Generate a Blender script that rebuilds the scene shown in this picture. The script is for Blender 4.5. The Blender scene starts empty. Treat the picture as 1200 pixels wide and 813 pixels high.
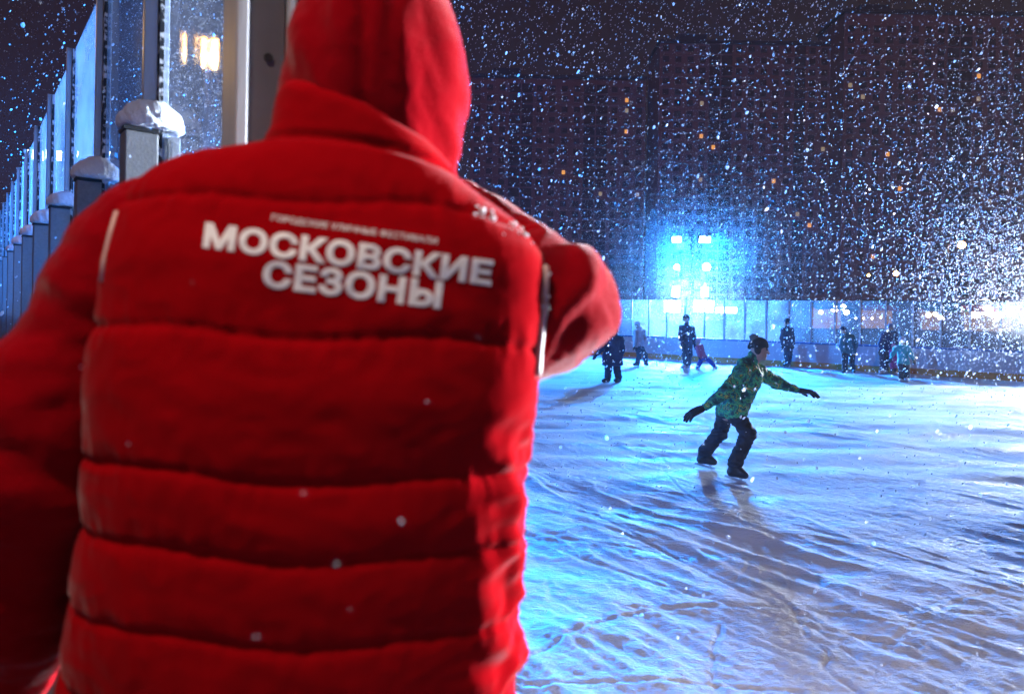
import bpy, bmesh, math, random
import numpy as np
from mathutils import Vector, Matrix
from mathutils.bvhtree import BVHTree

random.seed(11)
RNG = np.random.default_rng(11)
scene = bpy.context.scene
COL = scene.collection
R = math.radians

# ------------------------------------------------------------------ camera
CAMZ = 1.6                      # eye height above the ice
FPX = 800.0                     # focal length in photo pixels (1200 wide)
PX0, PY0 = 600.0, 364.0         # where the level optical axis meets the photo
ROLL = R(1.0)
cam_d = bpy.data.cameras.new('camera')
cam = bpy.data.objects.new('camera', cam_d)
COL.objects.link(cam)
cam_d.sensor_width = 36
cam_d.lens = 24
cam_d.shift_y = -(406.5 - PY0) / 1200
cam_d.clip_start = 0.05
cam_d.clip_end = 2000
cam.matrix_world = Matrix.Translation((0, 0, CAMZ)) @ Matrix.Rotation(R(90), 4, 'X') @ Matrix.Rotation(ROLL, 4, 'Z')
cam_d.dof.use_dof = True
cam_d.dof.focus_distance = 7.0
cam_d.dof.aperture_fstop = 3.2
scene.camera = cam

# ------------------------------------------------------------------ world, added fill sun, exposure
world = bpy.data.worlds.new('World')
scene.world = world
world.use_nodes = True
wn, wl = world.node_tree.nodes, world.node_tree.links
wn.clear()
w_out = wn.new('ShaderNodeOutputWorld')
w_bg = wn.new('ShaderNodeBackground')          # night airlight of the city, by real elevation
w_sky = wn.new('ShaderNodeTexSky')
w_sky.sky_type = 'NISHITA'
w_sky.sun_disc = False
w_sky.sun_elevation = R(-6)
w_sky.sun_rotation = R(200)
w_bg2 = wn.new('ShaderNodeBackground')
w_bg2.inputs['Strength'].default_value = 0.0002
wl.new(w_sky.outputs['Color'], w_bg2.inputs['Color'])
w_geo = wn.new('ShaderNodeNewGeometry')
w_sep = wn.new('ShaderNodeSeparateXYZ')
w_ramp = wn.new('ShaderNodeValToRGB')
w_ramp.color_ramp.elements[0].position = 0.0
w_ramp.color_ramp.elements[0].color = (0.030, 0.016, 0.020, 1)
w_ramp.color_ramp.elements[1].position = 0.55
w_ramp.color_ramp.elements[1].color = (0.0150, 0.0062, 0.0052, 1)
w_tc = wn.new('ShaderNodeTexCoord')
wl.new(w_tc.outputs['Generated'], w_sep.inputs['Vector'])
wl.new(w_sep.outputs['Z'], w_ramp.inputs['Fac'])
wl.new(w_ramp.outputs['Color'], w_bg.inputs['Color'])
w_bg.inputs['Strength'].default_value = 1.0
w_add = wn.new('ShaderNodeAddShader')
wl.new(w_bg.outputs[0], w_add.inputs[0])
wl.new(w_bg2.outputs[0], w_add.inputs[1])
wl.new(w_add.outputs[0], w_out.inputs['Surface'])

city_fill_d = bpy.data.lights.new('city_fill', 'SUN')  # added weak reddish sun, so the tower facades show at night
city_fill_d.energy = 0.20
city_fill_d.angle = R(3)
city_fill_d.color = (1.0, 0.55, 0.62)
city_fill = bpy.data.objects.new('city_fill', city_fill_d)
COL.objects.link(city_fill)
city_fill.rotation_euler = (R(50), 0, R(-20))

vs = scene.view_settings
vs.view_transform = 'Standard'
vs.look = 'None'
vs.exposure = 0.0
vs.gamma = 1.0
vs.use_curve_mapping = False
cy = scene.cycles
cy.use_denoising = True
cy.max_bounces = 7
cy.diffuse_bounces = 2
cy.glossy_bounces = 3
cy.transmission_bounces = 4
cy.transparent_max_bounces = 24
cy.volume_bounces = 0
cy.sample_clamp_indirect = 4.0
cy.caustics_reflective = False
cy.caustics_refractive = False

# strengths of the lamps in the scene, the added one too, all in one place
E_BLUE, E_WHITE, E_LEFT, E_WARM, E_BACK, E_ICE, E_RIM, E_FENCE_FILL = 25000.0, 14000.0, 3000.0, 14.0, 280.0, 1950.0, 70000.0, 850000.0
C_BLUE = (0.008, 0.25, 1.0)
C_WHITE = (0.80, 0.88, 1.0)
HAZE_DENSITY = 0.00030

# ------------------------------------------------------------------ helpers
_ct, _st = math.cos(ROLL), math.sin(ROLL)

def level(px, py):
    dx, dy = px - PX0, py - PY0
    return dx * _ct + dy * _st, -dx * _st + dy * _ct

def P(px, py, depth):
    """the point of the place at that depth seen at that photo pixel"""
    u, v = level(px, py)
    return np.array([u * depth / FPX, depth, CAMZ - v * depth / FPX])

def G(px, py, z=0.0):
    """the ground point seen at that photo pixel"""
    u, v = level(px, py)
    return P(px, py, FPX * (CAMZ - z) / v)

def tag(o, label=None, cat=None, group=None, kind=None):
    if label: o['label'] = label
    if cat: o['category'] = cat
    if group: o['group'] = group
    if kind: o['kind'] = kind
    return o

def mesh_obj(name, verts, faces, mat, parent=None, org=None, smooth=False):
    """one mesh object; verts in world space, org = the origin of its thing"""
    verts = np.asarray(verts, dtype=np.float64)
    if org is None:
        org = parent['_org'] if parent is not None and '_org' in parent else (0, 0, 0)
    org = np.array(org, dtype=float)
    me = bpy.data.meshes.new(name)
    if isinstance(faces, np.ndarray):
        n, k = faces.shape
        me.vertices.add(len(verts)); me.loops.add(n * k); me.polygons.add(n)
        me.vertices.foreach_set('co', (verts - org).ravel())
        me.loops.foreach_set('vertex_index', faces.ravel().astype(np.int32))
        me.polygons.foreach_set('loop_start', (np.arange(n) * k).astype(np.int32))
        me.update(calc_edges=True)
    else:
        me.from_pydata((verts - org).tolist(), [], faces)
    me.validate()
    if smooth:
        me.polygons.foreach_set('use_smooth', np.ones(len(me.polygons), dtype=bool))
    if mat: me.materials.append(mat)
    o = bpy.data.objects.new(name, me)
    COL.objects.link(o)
    if parent is not None: o.parent = parent
    else: o.location = org
    return o

ORG = {}
def empty(name, org):
    o = bpy.data.objects.new(name, None)
    COL.objects.link(o)
    o.location = org
    o.empty_display_size = 0.2
    ORG[o.name] = np.array(org, dtype=float)
    return o

def org_of(o):
    while o.parent is not None: o = o.parent
    return np.array(o.location)

class MB:
    """collects boxes, tubes and prisms for ONE mesh"""
    def __init__(s): s.v, s.f = [], []
    def add(s, v, f):
        n = len(s.v)
        s.v += [tuple(map(float, p)) for p in v]
        s.f += [tuple(i + n for i in q) for q in f]
        return s
    def box(s, c, ax, ay, az):
        c, ax, ay, az = [np.array(t, float) for t in (c, ax, ay, az)]
        if np.dot(np.cross(ax, ay), az) < 0: ax = -ax
        v = [c + i * ax + j * ay + k * az for k in (-1, 1) for j in (-1, 1) for i in (-1, 1)]
        return s.add(v, [(0, 2, 3, 1), (4, 5, 7, 6), (0, 1, 5, 4), (2, 6, 7, 3), (0, 4, 6, 2), (1, 3, 7, 5)])
    def abox(s, x0, x1, y0, y1, z0, z1):
        return s.box(((x0 + x1) / 2, (y0 + y1) / 2, (z0 + z1) / 2), ((x1 - x0) / 2, 0, 0), (0, (y1 - y0) / 2, 0), (0, 0, (z1 - z0) / 2))
    def tube(s, pts, rad, n=10):
        pts = [np.array(p, float) for p in pts]
        if np.isscalar(rad): rad = [rad] * len(pts)
        rings = []
        for i, p in enumerate(pts):
            t = pts[min(i + 1, len(pts) - 1)] - pts[max(i - 1, 0)]
            t = t / (np.linalg.norm(t) + 1e-9)
            a = np.cross(t, (0, 0, 1.0) if abs(t[2]) < 0.9 else (1.0, 0, 0)); a /= np.linalg.norm(a)
            b = np.cross(t, a)
            rings.append([p + rad[i] * (math.cos(2 * math.pi * k / n) * a + math.sin(2 * math.pi * k / n) * b) for k in range(n)])
        v = [q for r in rings for q in r]
        f = []
        for i in range(len(rings) - 1):
            for k in range(n):
                k2 = (k + 1) % n
                f.append((i * n + k2, i * n + k, (i + 1) * n + k, (i + 1) * n + k2))
        f.append(tuple(range(n)))
        f.append(tuple(reversed(range((len(rings) - 1) * n, len(rings) * n))))
        return s.add(v, f)
    def prism(s, poly, dirv):
        n = len(poly)
        poly = [np.array(p, float) for p in poly]
        v = poly + [p + np.array(dirv, float) for p in poly]
        f = [tuple(reversed(range(n))), tuple(range(n, 2 * n))]
        f += [(i, (i + 1) % n, n + (i + 1) % n, n + i) for i in range(n)]
        return s.add(v, f)
    def build(s, name, mat, parent=None, org=None, smooth=False, bevel=0.0):
        if org is None and parent is not None: org = org_of(parent)
        o = mesh_obj(name, s.v, s.f, mat, parent, org if org is not None else (0, 0, 0), smooth)
        if bevel:
            m = o.modifiers.new('bevel', 'BEVEL'); m.width = bevel; m.segments = 2; m.limit_method = 'ANGLE'
        return o

# ---- noise in numpy
def _hash(ix, iy, seed):
    h = (ix.astype(np.int64) * 374761393 + iy.astype(np.int64) * 668265263 + seed * 1274126177) & 0xFFFFFFFF
    h = ((h ^ (h >> 13)) * 1274126177) & 0xFFFFFFFF
    return ((h ^ (h >> 16)) & 0xFFFF) / 65535.0

def pn(x, y, seed=0):
    ix, iy = np.floor(x), np.floor(y)
    fx, fy = x - ix, y - iy
    out = 0
    ux, uy = fx * fx * fx * (fx * (fx * 6 - 15) + 10), fy * fy * fy * (fy * (fy * 6 - 15) + 10)
    g = []
    for dx in (0, 1):
        for dy in (0, 1):
            a = _hash(ix + dx, iy + dy, seed) * 2 * math.pi
            g.append(np.cos(a) * (fx - dx) + np.sin(a) * (fy - dy))
    return ((g[0] * (1 - uy) + g[1] * uy) * (1 - ux) + (g[2] * (1 - uy) + g[3] * uy) * ux) * 1.5

# ---- solid modelling: blended capsules and ellipsoids meshed by surface nets
class Solid:
    def __init__(s, lo, hi, h):
        s.h = h
        s.o = np.array(lo, float)
        s.n = np.ceil((np.array(hi, float) - s.o) / h).astype(int) + 1
        s.ax = [s.o[i] + h * np.arange(s.n[i]) for i in range(3)]
        s.D = np.full(tuple(s.n), 1.0, dtype=np.float32)
    def _sl(s, lo, hi):
        r = []
        for i in range(3):
            a = int(max(0, math.floor((lo[i] - s.o[i]) / s.h)))
            b = int(min(s.n[i], math.ceil((hi[i] - s.o[i]) / s.h) + 1))
            if b <= a: return None
            r.append(slice(a, b))
        return tuple(r)
    def grid(s, sl):
        return np.meshgrid(s.ax[0][sl[0]], s.ax[1][sl[1]], s.ax[2][sl[2]], indexing='ij')
    def all(s): return (slice(0, s.n[0]), slice(0, s.n[1]), slice(0, s.n[2]))
    def join(s, sl, d, k):
        a = s.D[sl]
        if k > 0:
            h = np.maximum(k - np.abs(a - d), 0) / k
            s.D[sl] = np.minimum(a, d) - h * h * k * 0.25
        else: s.D[sl] = np.minimum(a, d)
    def cap(s, a, b, ra, rb=None, k=0.02):
        rb = ra if rb is None else rb
        a, b = np.array(a, float), np.array(b, float)
        m = max(ra, rb) + k + 3 * s.h
        sl = s._sl(np.minimum(a, b) - m, np.maximum(a, b) + m)
        if sl is None: return s
        X, Y, Z = s.grid(sl)
        ab = b - a; L = np.dot(ab, ab) + 1e-12
        t = np.clip(((X - a[0]) * ab[0] + (Y - a[1]) * ab[1] + (Z - a[2]) * ab[2]) / L, 0, 1)
        d = np.sqrt((X - a[0] - t * ab[0]) ** 2 + (Y - a[1] - t * ab[1]) ** 2 + (Z - a[2] - t * ab[2]) ** 2) - (ra + (rb - ra) * t)
        s.join(sl, d, k)
        return s
    def chain(s, pts, rads, k=0.02):
        for i in range(len(pts) - 1): s.cap(pts[i], pts[i + 1], rads[i], rads[i + 1], k)
        return s
    def _ell(s, c, r, M, pad):
        c = np.array(c, float); m = max(r) + pad
        sl = s._sl(c - m, c + m)
        if sl is None: return None, None
        X, Y, Z = s.grid(sl)
        X, Y, Z = X - c[0], Y - c[1], Z - c[2]
        if M is not None:
            X, Y, Z = [M[0][i] * X + M[1][i] * Y + M[2][i] * Z for i in range(3)]
        k0 = np.sqrt((X / r[0]) ** 2 + (Y / r[1]) ** 2 + (Z / r[2]) ** 2)
        k1 = np.sqrt((X / r[0] ** 2) ** 2 + (Y / r[1] ** 2) ** 2 + (Z / r[2] ** 2) ** 2) + 1e-9
        return sl, k0 * (k0 - 1) / k1
    def ell(s, c, r, M=None, k=0.02):
        sl, d = s._ell(c, r, M, k + 3 * s.h)
        if sl is not None: s.join(sl, d, k)
        return s
    def carve(s, c, r, M=None, k=0.01):
        sl, d = s._ell(c, r, M, k + 3 * s.h)
        if sl is None: return s
        a, b = s.D[sl], -d
        h = np.maximum(k - np.abs(a - b), 0) / k
        s.D[sl] = np.maximum(a, b) + h * h * k * 0.25
        return s
    def cut(s, p, n, k=0.01):
        """keep the side the normal points away from"""
        n = np.array(n, float); n /= np.linalg.norm(n)
        X, Y, Z = s.grid(s.all())
        b = (X - p[0]) * n[0] + (Y - p[1]) * n[1] + (Z - p[2]) * n[2]
        h = np.maximum(k - np.abs(s.D - b), 0) / k
        s.D = np.maximum(s.D, b) + h * h * k * 0.25
        return s
    def mesh(s, smooth=1):
        D = s.D.copy()
        D[0], D[-1], D[:, 0], D[:, -1], D[:, :, 0], D[:, :, -1] = 1, 1, 1, 1, 1, 1
        D[D == 0] = 1e-6
        S = D < 0
        c = sum(S[i:S.shape[0] - 1 + i, j:S.shape[1] - 1 + j, k:S.shape[2] - 1 + k].astype(np.int8) for i in (0, 1) for j in (0, 1) for k in (0, 1))
        act = np.argwhere((c > 0) & (c < 8))
        idx = np.full(c.shape, -1, dtype=np.int64)
        idx[tuple(act.T)] = np.arange(len(act))
        corner = [(i, j, k) for i in (0, 1) for j in (0, 1) for k in (0, 1)]
        val = {q: D[act[:, 0] + q[0], act[:, 1] + q[1], act[:, 2] + q[2]] for q in corner}
        acc = np.zeros((len(act), 3)); cnt = np.zeros(len(act))
        for q in corner:
            for axn in range(3):
                if q[axn]: continue
                q2 = list(q); q2[axn] = 1; q2 = tuple(q2)
                a, b = val[q], val[q2]
                m = (a < 0) != (b < 0)
                t = np.where(m, a / np.where(m, a - b, 1), 0)
                p = np.tile(np.array(q, float), (len(act), 1)); p[:, axn] = t
                acc[m] += p[m]; cnt[m] += 1
        V = s.o + s.h * (act + acc / cnt[:, None])
        quads = []
        for axn in range(3):
            u, w = (axn + 1) % 3, (axn + 2) % 3
            sa = [slice(None)] * 3; sb = [slice(None)] * 3
            sa[axn] = slice(0, -1); sb[axn] = slice(1, None)
            A, B = S[tuple(sa)], S[tuple(sb)]
            e = np.argwhere(A != B)
            ok = (e[:, u] > 0) & (e[:, w] > 0)
            e = e[ok]
            flip = ~A[tuple(e.T)]
            def cell(du, dw):
                q = e.copy(); q[:, u] -= du; q[:, w] -= dw
                return idx[tuple(q.T)]
            f = np.stack([cell(1, 1), cell(0, 1), cell(0, 0), cell(1, 0)], 1)
            f[flip] = f[flip][:, ::-1]
            quads.append(f)
        F = np.concatenate(quads)
        for _ in range(smooth):
            e = np.concatenate([F[:, [0, 1]], F[:, [1, 2]], F[:, [2, 3]], F[:, [3, 0]]])
            su = np.zeros_like(V); n = np.zeros(len(V))
            np.add.at(su, e[:, 0], V[e[:, 1]]); np.add.at(n, e[:, 0], 1)
            V = V * 0.5 + 0.5 * su / np.maximum(n, 1)[:, None]
        return V, F

def normals(V, F):
    n = np.cross(V[F[:, 2]] - V[F[:, 0]], V[F[:, 3]] - V[F[:, 1]])
    N = np.zeros_like(V)
    for i in range(4): np.add.at(N, F[:, i], n)
    return N / (np.linalg.norm(N, axis=1)[:, None] + 1e-12)

def ico_clump(center, r, sub=1):
    bm = bmesh.new(); bmesh.ops.create_icosphere(bm, subdivisions=sub, radius=r)
    v = [np.array(q.co) + center for q in bm.verts]; f = [tuple(x.index for x in q.verts) for q in bm.faces]
    bm.free(); return v, f

# ---- materials
def mat(name, col, rough=0.6, var=0.0, vscale=20.0, bump=0.0, bscale=60.0, metal=0.0, sheen=0.0, spec=0.5, stretch=None, emit=None, estr=0.0, coords='Object'):
    m = bpy.data.materials.new(name); m.use_nodes = True
    n, l = m.node_tree.nodes, m.node_tree.links
    b = n['Principled BSDF']
    b.inputs['Base Color'].default_value = (*col, 1)
    b.inputs['Roughness'].default_value = rough
    b.inputs['Metallic'].default_value = metal
    b.inputs['Specular IOR Level'].default_value = spec
    if sheen:
        b.inputs['Sheen Weight'].default_value = sheen
        b.inputs['Sheen Roughness'].default_value = 0.28
    if emit:
        b.inputs['Emission Color'].default_value = (*emit, 1)
        b.inputs['Emission Strength'].default_value = estr
    if var or bump:
        tc = n.new('ShaderNodeTexCoord'); mp = n.new('ShaderNodeMapping')
        l.new(tc.outputs[coords], mp.inputs['Vector'])
        if stretch: mp.inputs['Scale'].default_value = stretch
    if var:
        t = n.new('ShaderNodeTexNoise'); t.inputs['Scale'].default_value = vscale; t.inputs['Detail'].default_value = 6
        l.new(mp.outputs[0], t.inputs['Vector'])
        mx = n.new('ShaderNodeMix'); mx.data_type = 'RGBA'
        mx.inputs['A'].default_value = (*[max(0, c * (1 - var)) for c in col], 1)
        mx.inputs['B'].default_value = (*[min(1, c * (1 + var)) for c in col], 1)
        l.new(t.outputs['Fac'], mx.inputs['Factor']); l.new(mx.outputs['Result'], b.inputs['Base Color'])
    if bump:
        t2 = n.new('ShaderNodeTexNoise'); t2.inputs['Scale'].default_value = bscale; t2.inputs['Detail'].default_value = 5
        l.new(mp.outputs[0], t2.inputs['Vector'])
        bp = n.new('ShaderNodeBump'); bp.inputs['Strength'].default_value = bump; bp.inputs['Distance'].default_value = 0.01
        l.new(t2.outputs['Fac'], bp.inputs['Height']); l.new(bp.outputs[0], b.inputs['Normal'])
    return m

def emis(name, col, strength):
    m = bpy.data.materials.new(name); m.use_nodes = True
    n, l = m.node_tree.nodes, m.node_tree.links
    n.clear()
    e = n.new('ShaderNodeEmission'); o = n.new('ShaderNodeOutputMaterial')
    e.inputs['Color'].default_value = (*col, 1); e.inputs['Strength'].default_value = strength
    l.new(e.outputs[0], o.inputs['Surface'])
    return m

def glass_mat(name, dust=0.16, tint=(0.93, 0.97, 1.0), scale=140.0, specks=0.6, base_gloss=0.05):
    """clear plastic sheet with frost and stuck snow specks on it"""
    m = bpy.data.materials.new(name); m.use_nodes = True
    n, l = m.node_tree.nodes, m.node_tree.links
    n.clear()
    o = n.new('ShaderNodeOutputMaterial')
    tr = n.new('ShaderNodeBsdfTransparent'); tr.inputs['Color'].default_value = (*tint, 1)
    gl = n.new('ShaderNodeBsdfGlossy'); gl.inputs['Roughness'].default_value = 0.06
    fr = n.new('ShaderNodeFresnel'); fr.inputs['IOR'].default_value = 1.45
    tc = n.new('ShaderNodeTexCoord')
    wv = n.new('ShaderNodeTexNoise'); wv.inputs['Scale'].default_value = 3.0
    mp = n.new('ShaderNodeMapping'); mp.inputs['Scale'].default_value = (1, 1, 0.22)
    l.new(tc.outputs['Object'], mp.inputs['Vector']); l.new(mp.outputs[0], wv.inputs['Vector'])
    bp = n.new('ShaderNodeBump'); bp.inputs['Strength'].default_value = 0.5; bp.inputs['Distance'].default_value = 0.02
    l.new(wv.outputs['Fac'], bp.inputs['Height']); l.new(bp.outputs[0], gl.inputs['Normal'])
    m1 = n.new('ShaderNodeMixShader')
    gb = n.new('ShaderNodeNewGeometry'); fb_ = n.new('ShaderNodeMath'); fb_.operation = 'SUBTRACT'; fb_.inputs[0].default_value = 1
    l.new(gb.outputs['Backfacing'], fb_.inputs[1])
    fm = n.new('ShaderNodeMath'); fm.operation = 'MULTIPLY'; l.new(fr.outputs[0], fm.inputs[0]); l.new(fb_.outputs[0], fm.inputs[1])
    l.new(fm.outputs[0], m1.inputs['Fac']); l.new(tr.outputs[0], m1.inputs[1]); l.new(gl.outputs[0], m1.inputs[2])
    df = n.new('ShaderNodeBsdfDiffuse'); df.inputs['Color'].default_value = (0.85, 0.88, 0.92, 1)
    ts = n.new('ShaderNodeBsdfTranslucent'); ts.inputs['Color'].default_value = (0.85, 0.88, 0.92, 1)
    m2 = n.new('ShaderNodeMixShader'); m2.inputs['Fac'].default_value = 0.6
    l.new(df.outputs[0], m2.inputs[1]); l.new(ts.outputs[0], m2.inputs[2])
    # frost: soft film plus hard specks
    nz = n.new('ShaderNodeTexNoise'); nz.inputs['Scale'].default_value = 2.2; nz.inputs['Detail'].default_value = 5
    l.new(tc.outputs['Object'], nz.inputs['Vector'])
    vo = n.new('ShaderNodeTexVoronoi'); vo.inputs['Scale'].default_value = scale
    l.new(tc.outputs['Object'], vo.inputs['Vector'])
    lt = n.new('ShaderNodeMapRange'); lt.inputs['From Min'].default_value = 0.10; lt.inputs['From Max'].default_value = 0.24
    lt.inputs['To Min'].default_value = 1; lt.inputs['To Max'].default_value = 0
    l.new(vo.outputs['Distance'], lt.inputs['Value'])
    sepc = n.new('ShaderNodeSeparateColor'); l.new(vo.outputs['Color'], sepc.inputs[0])
    gt = n.new('ShaderNodeMath'); gt.operation = 'GREATER_THAN'; gt.inputs[1].default_value = 1 - specks
    l.new(sepc.outputs[0], gt.inputs[0])
    mu = n.new('ShaderNodeMath'); mu.operation = 'MULTIPLY'; l.new(lt.outputs[0], mu.inputs[0]); l.new(gt.outputs[0], mu.inputs[1])
    fl = n.new('ShaderNodeMapRange'); fl.inputs['From Min'].default_value = 0.3; fl.inputs['From Max'].default_value = 0.75
    fl.inputs['To Min'].default_value = dust * 0.5; fl.inputs['To Max'].default_value = dust * 1.6
    l.new(nz.outputs['Fac'], fl.inputs['Value'])
    mxx = n.new('ShaderNodeMath'); mxx.operation = 'MAXIMUM'; l.new(fl.outputs[0], mxx.inputs[0])
    ms = n.new('ShaderNodeMath'); ms.operation = 'MULTIPLY'; ms.inputs[1].default_value = 0.75
    l.new(mu.outputs[0], ms.inputs[0]); l.new(ms.outputs[0], mxx.inputs[1])
    m3 = n.new('ShaderNodeMixShader')
    l.new(mxx.outputs[0], m3.inputs['Fac']); l.new(m1.outputs[0], m3.inputs[1]); l.new(m2.outputs[0], m3.inputs[2])
    l.new(m3.outputs[0], o.inputs['Surface'])
    return m

M = {}
M['snow'] = mat('snow', (0.82, 0.83, 0.85), 0.75, 0.05, 30, 0.5, 90)
M['alu'] = mat('brushed_aluminium', (0.42, 0.42, 0.44), 0.42, 0.25, 14, 0.08, 80, metal=0.35, stretch=(1, 1, 0.1))
M['alu_bright'] = mat('pale_aluminium', (0.46, 0.47, 0.50), 0.35, 0.2, 25, 0.08, 80, metal=0.3, stretch=(1, 1, 0.15))
M['plate'] = mat('grey_plate', (0.115, 0.11, 0.115), 0.55, 0.12, 20, 0.1, 200)
M['post'] = mat('frosted_post', (0.20, 0.20, 0.21), 0.6, 0.25, 60, 0.10, 110)
M['gasket'] = mat('black_gasket', (0.012, 0.012, 0.014), 0.6, 0.3, 80)
M['icy_gasket'] = None
M['black'] = mat('black_metal', (0.02, 0.02, 0.022), 0.5, 0.3, 20)
M['board'] = mat('white_board', (0.62, 0.66, 0.72), 0.45, 0.12, 3, 0.05, 30)
M['kick'] = mat('yellow_kick_strip', (0.62, 0.27, 0.05), 0.5, 0.4, 6, 0.1, 40)
M['cap'] = mat('blue_cap_rail', (0.05, 0.12, 0.35), 0.4, 0.2, 8)
M['glass'] = glass_mat('scuffed_glass', dust=0.012, specks=0.45)
M['glass_frosty'] = glass_mat('frosty_glass', dust=0.30, specks=0.6)
M['glass_far'] = glass_mat('far_glass', dust=0.05, scale=30, specks=0.25)
M['glass_edge'] = mat('glass_edge', (0.55, 0.65, 0.80), 0.25, 0.2, 30)

# ------------------------------------------------------------------ ground, pavement and ice
D_ = np.array([-0.628, 0.778, 0]); D_ /= np.linalg.norm(D_)        # along the near glass wall
N_ = np.array([D_[1], -D_[0], 0])                                   # from the wall to the ice
P0 = np.array([-0.525, 1.40, 0])                                    # end of the wall at the gate
FE = np.array([0.8, -0.6, 0])                                       # along the far boards
FN = np.array([0.6, 0.8, 0])                                        # outward
FA = np.array([4.86, 24.3, 0])
FM = float(FA @ FN)
ZP = 0.33                                                           # top of the pavement outside the gate

snowy = mat('trodden_snow', (0.55, 0.55, 0.58), 0.8, 0.3, 0.8, 0.6, 4)
g = MB(); g.add([(-250, -12, -0.12), (250, -12, -0.12), (250, 250, -0.12), (-250, 250, -0.12)], [(0, 1, 2, 3)])
tag(g.build('ground', snowy), kind='structure')

def ice_mat():
    m = bpy.data.materials.new('scraped_ice'); m.use_nodes = True
    n, l = m.node_tree.nodes, m.node_tree.links
    b = n['Principled BSDF']
    tc = n.new('ShaderNodeTexCoord'); mp = n.new('ShaderNodeMapping')
    mp.inputs['Rotation'].default_value = (0, 0, -math.atan2(D_[1], D_[0]))
    mp.inputs['Scale'].default_value = (0.25, 1, 1)
    l.new(tc.outputs['Object'], mp.inputs['Vector'])
    t = n.new('ShaderNodeTexNoise'); t.inputs['Scale'].default_value = 3.5; t.inputs['Detail'].default_value = 8
    l.new(mp.outputs[0], t.inputs['Vector'])
    cr = n.new('ShaderNodeValToRGB')
    cr.color_ramp.elements[0].position = 0.30; cr.color_ramp.elements[0].color = (0.42, 0.46, 0.52, 1)
    cr.color_ramp.elements[1].position = 0.62; cr.color_ramp.elements[1].color = (0.70, 0.71, 0.73, 1)
    l.new(t.outputs['Fac'], cr.inputs['Fac']); l.new(cr.outputs[0], b.inputs['Base Color'])
    rr = n.new('ShaderNodeMapRange'); rr.inputs['From Min'].default_value = 0.3; rr.inputs['From Max'].default_value = 0.65
    rr.inputs['To Min'].default_value = 0.5; rr.inputs['To Max'].default_value = 0.95
    l.new(t.outputs['Fac'], rr.inputs['Value']); l.new(rr.outputs[0], b.inputs['Roughness'])
    t2 = n.new('ShaderNodeTexNoise'); t2.inputs['Scale'].default_value = 34; t2.inputs['Detail'].default_value = 8; t2.inputs['Roughness'].default_value = 0.65
    mp2 = n.new('ShaderNodeMapping'); mp2.inputs['Rotation'].default_value = mp.inputs['Rotation'].default_value; mp2.inputs['Scale'].default_value = (0.5, 1, 1)
    l.new(tc.outputs['Object'], mp2.inputs['Vector']); l.new(mp2.outputs[0], t2.inputs['Vector'])
    bp = n.new('ShaderNodeBump'); bp.inputs['Strength'].default_value = 1.0; bp.inputs['Distance'].default_value = 0.02
    l.new(t2.outputs['Fac'], bp.inputs['Height']); l.new(bp.outputs[0], b.inputs['Normal'])
    return m

def seg_dist(X, Y, pts):
    d = np.full(X.shape, 9.0)
    for a, b in zip(pts[:-1], pts[1:]):
        ab = b - a
        t = np.clip(((X - a[0]) * ab[0] + (Y - a[1]) * ab[1]) / (ab @ ab + 1e-12), 0, 1)
        d = np.minimum(d, np.hypot(X - a[0] - t * ab[0], Y - a[1] - t * ab[1]))
    return d

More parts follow.
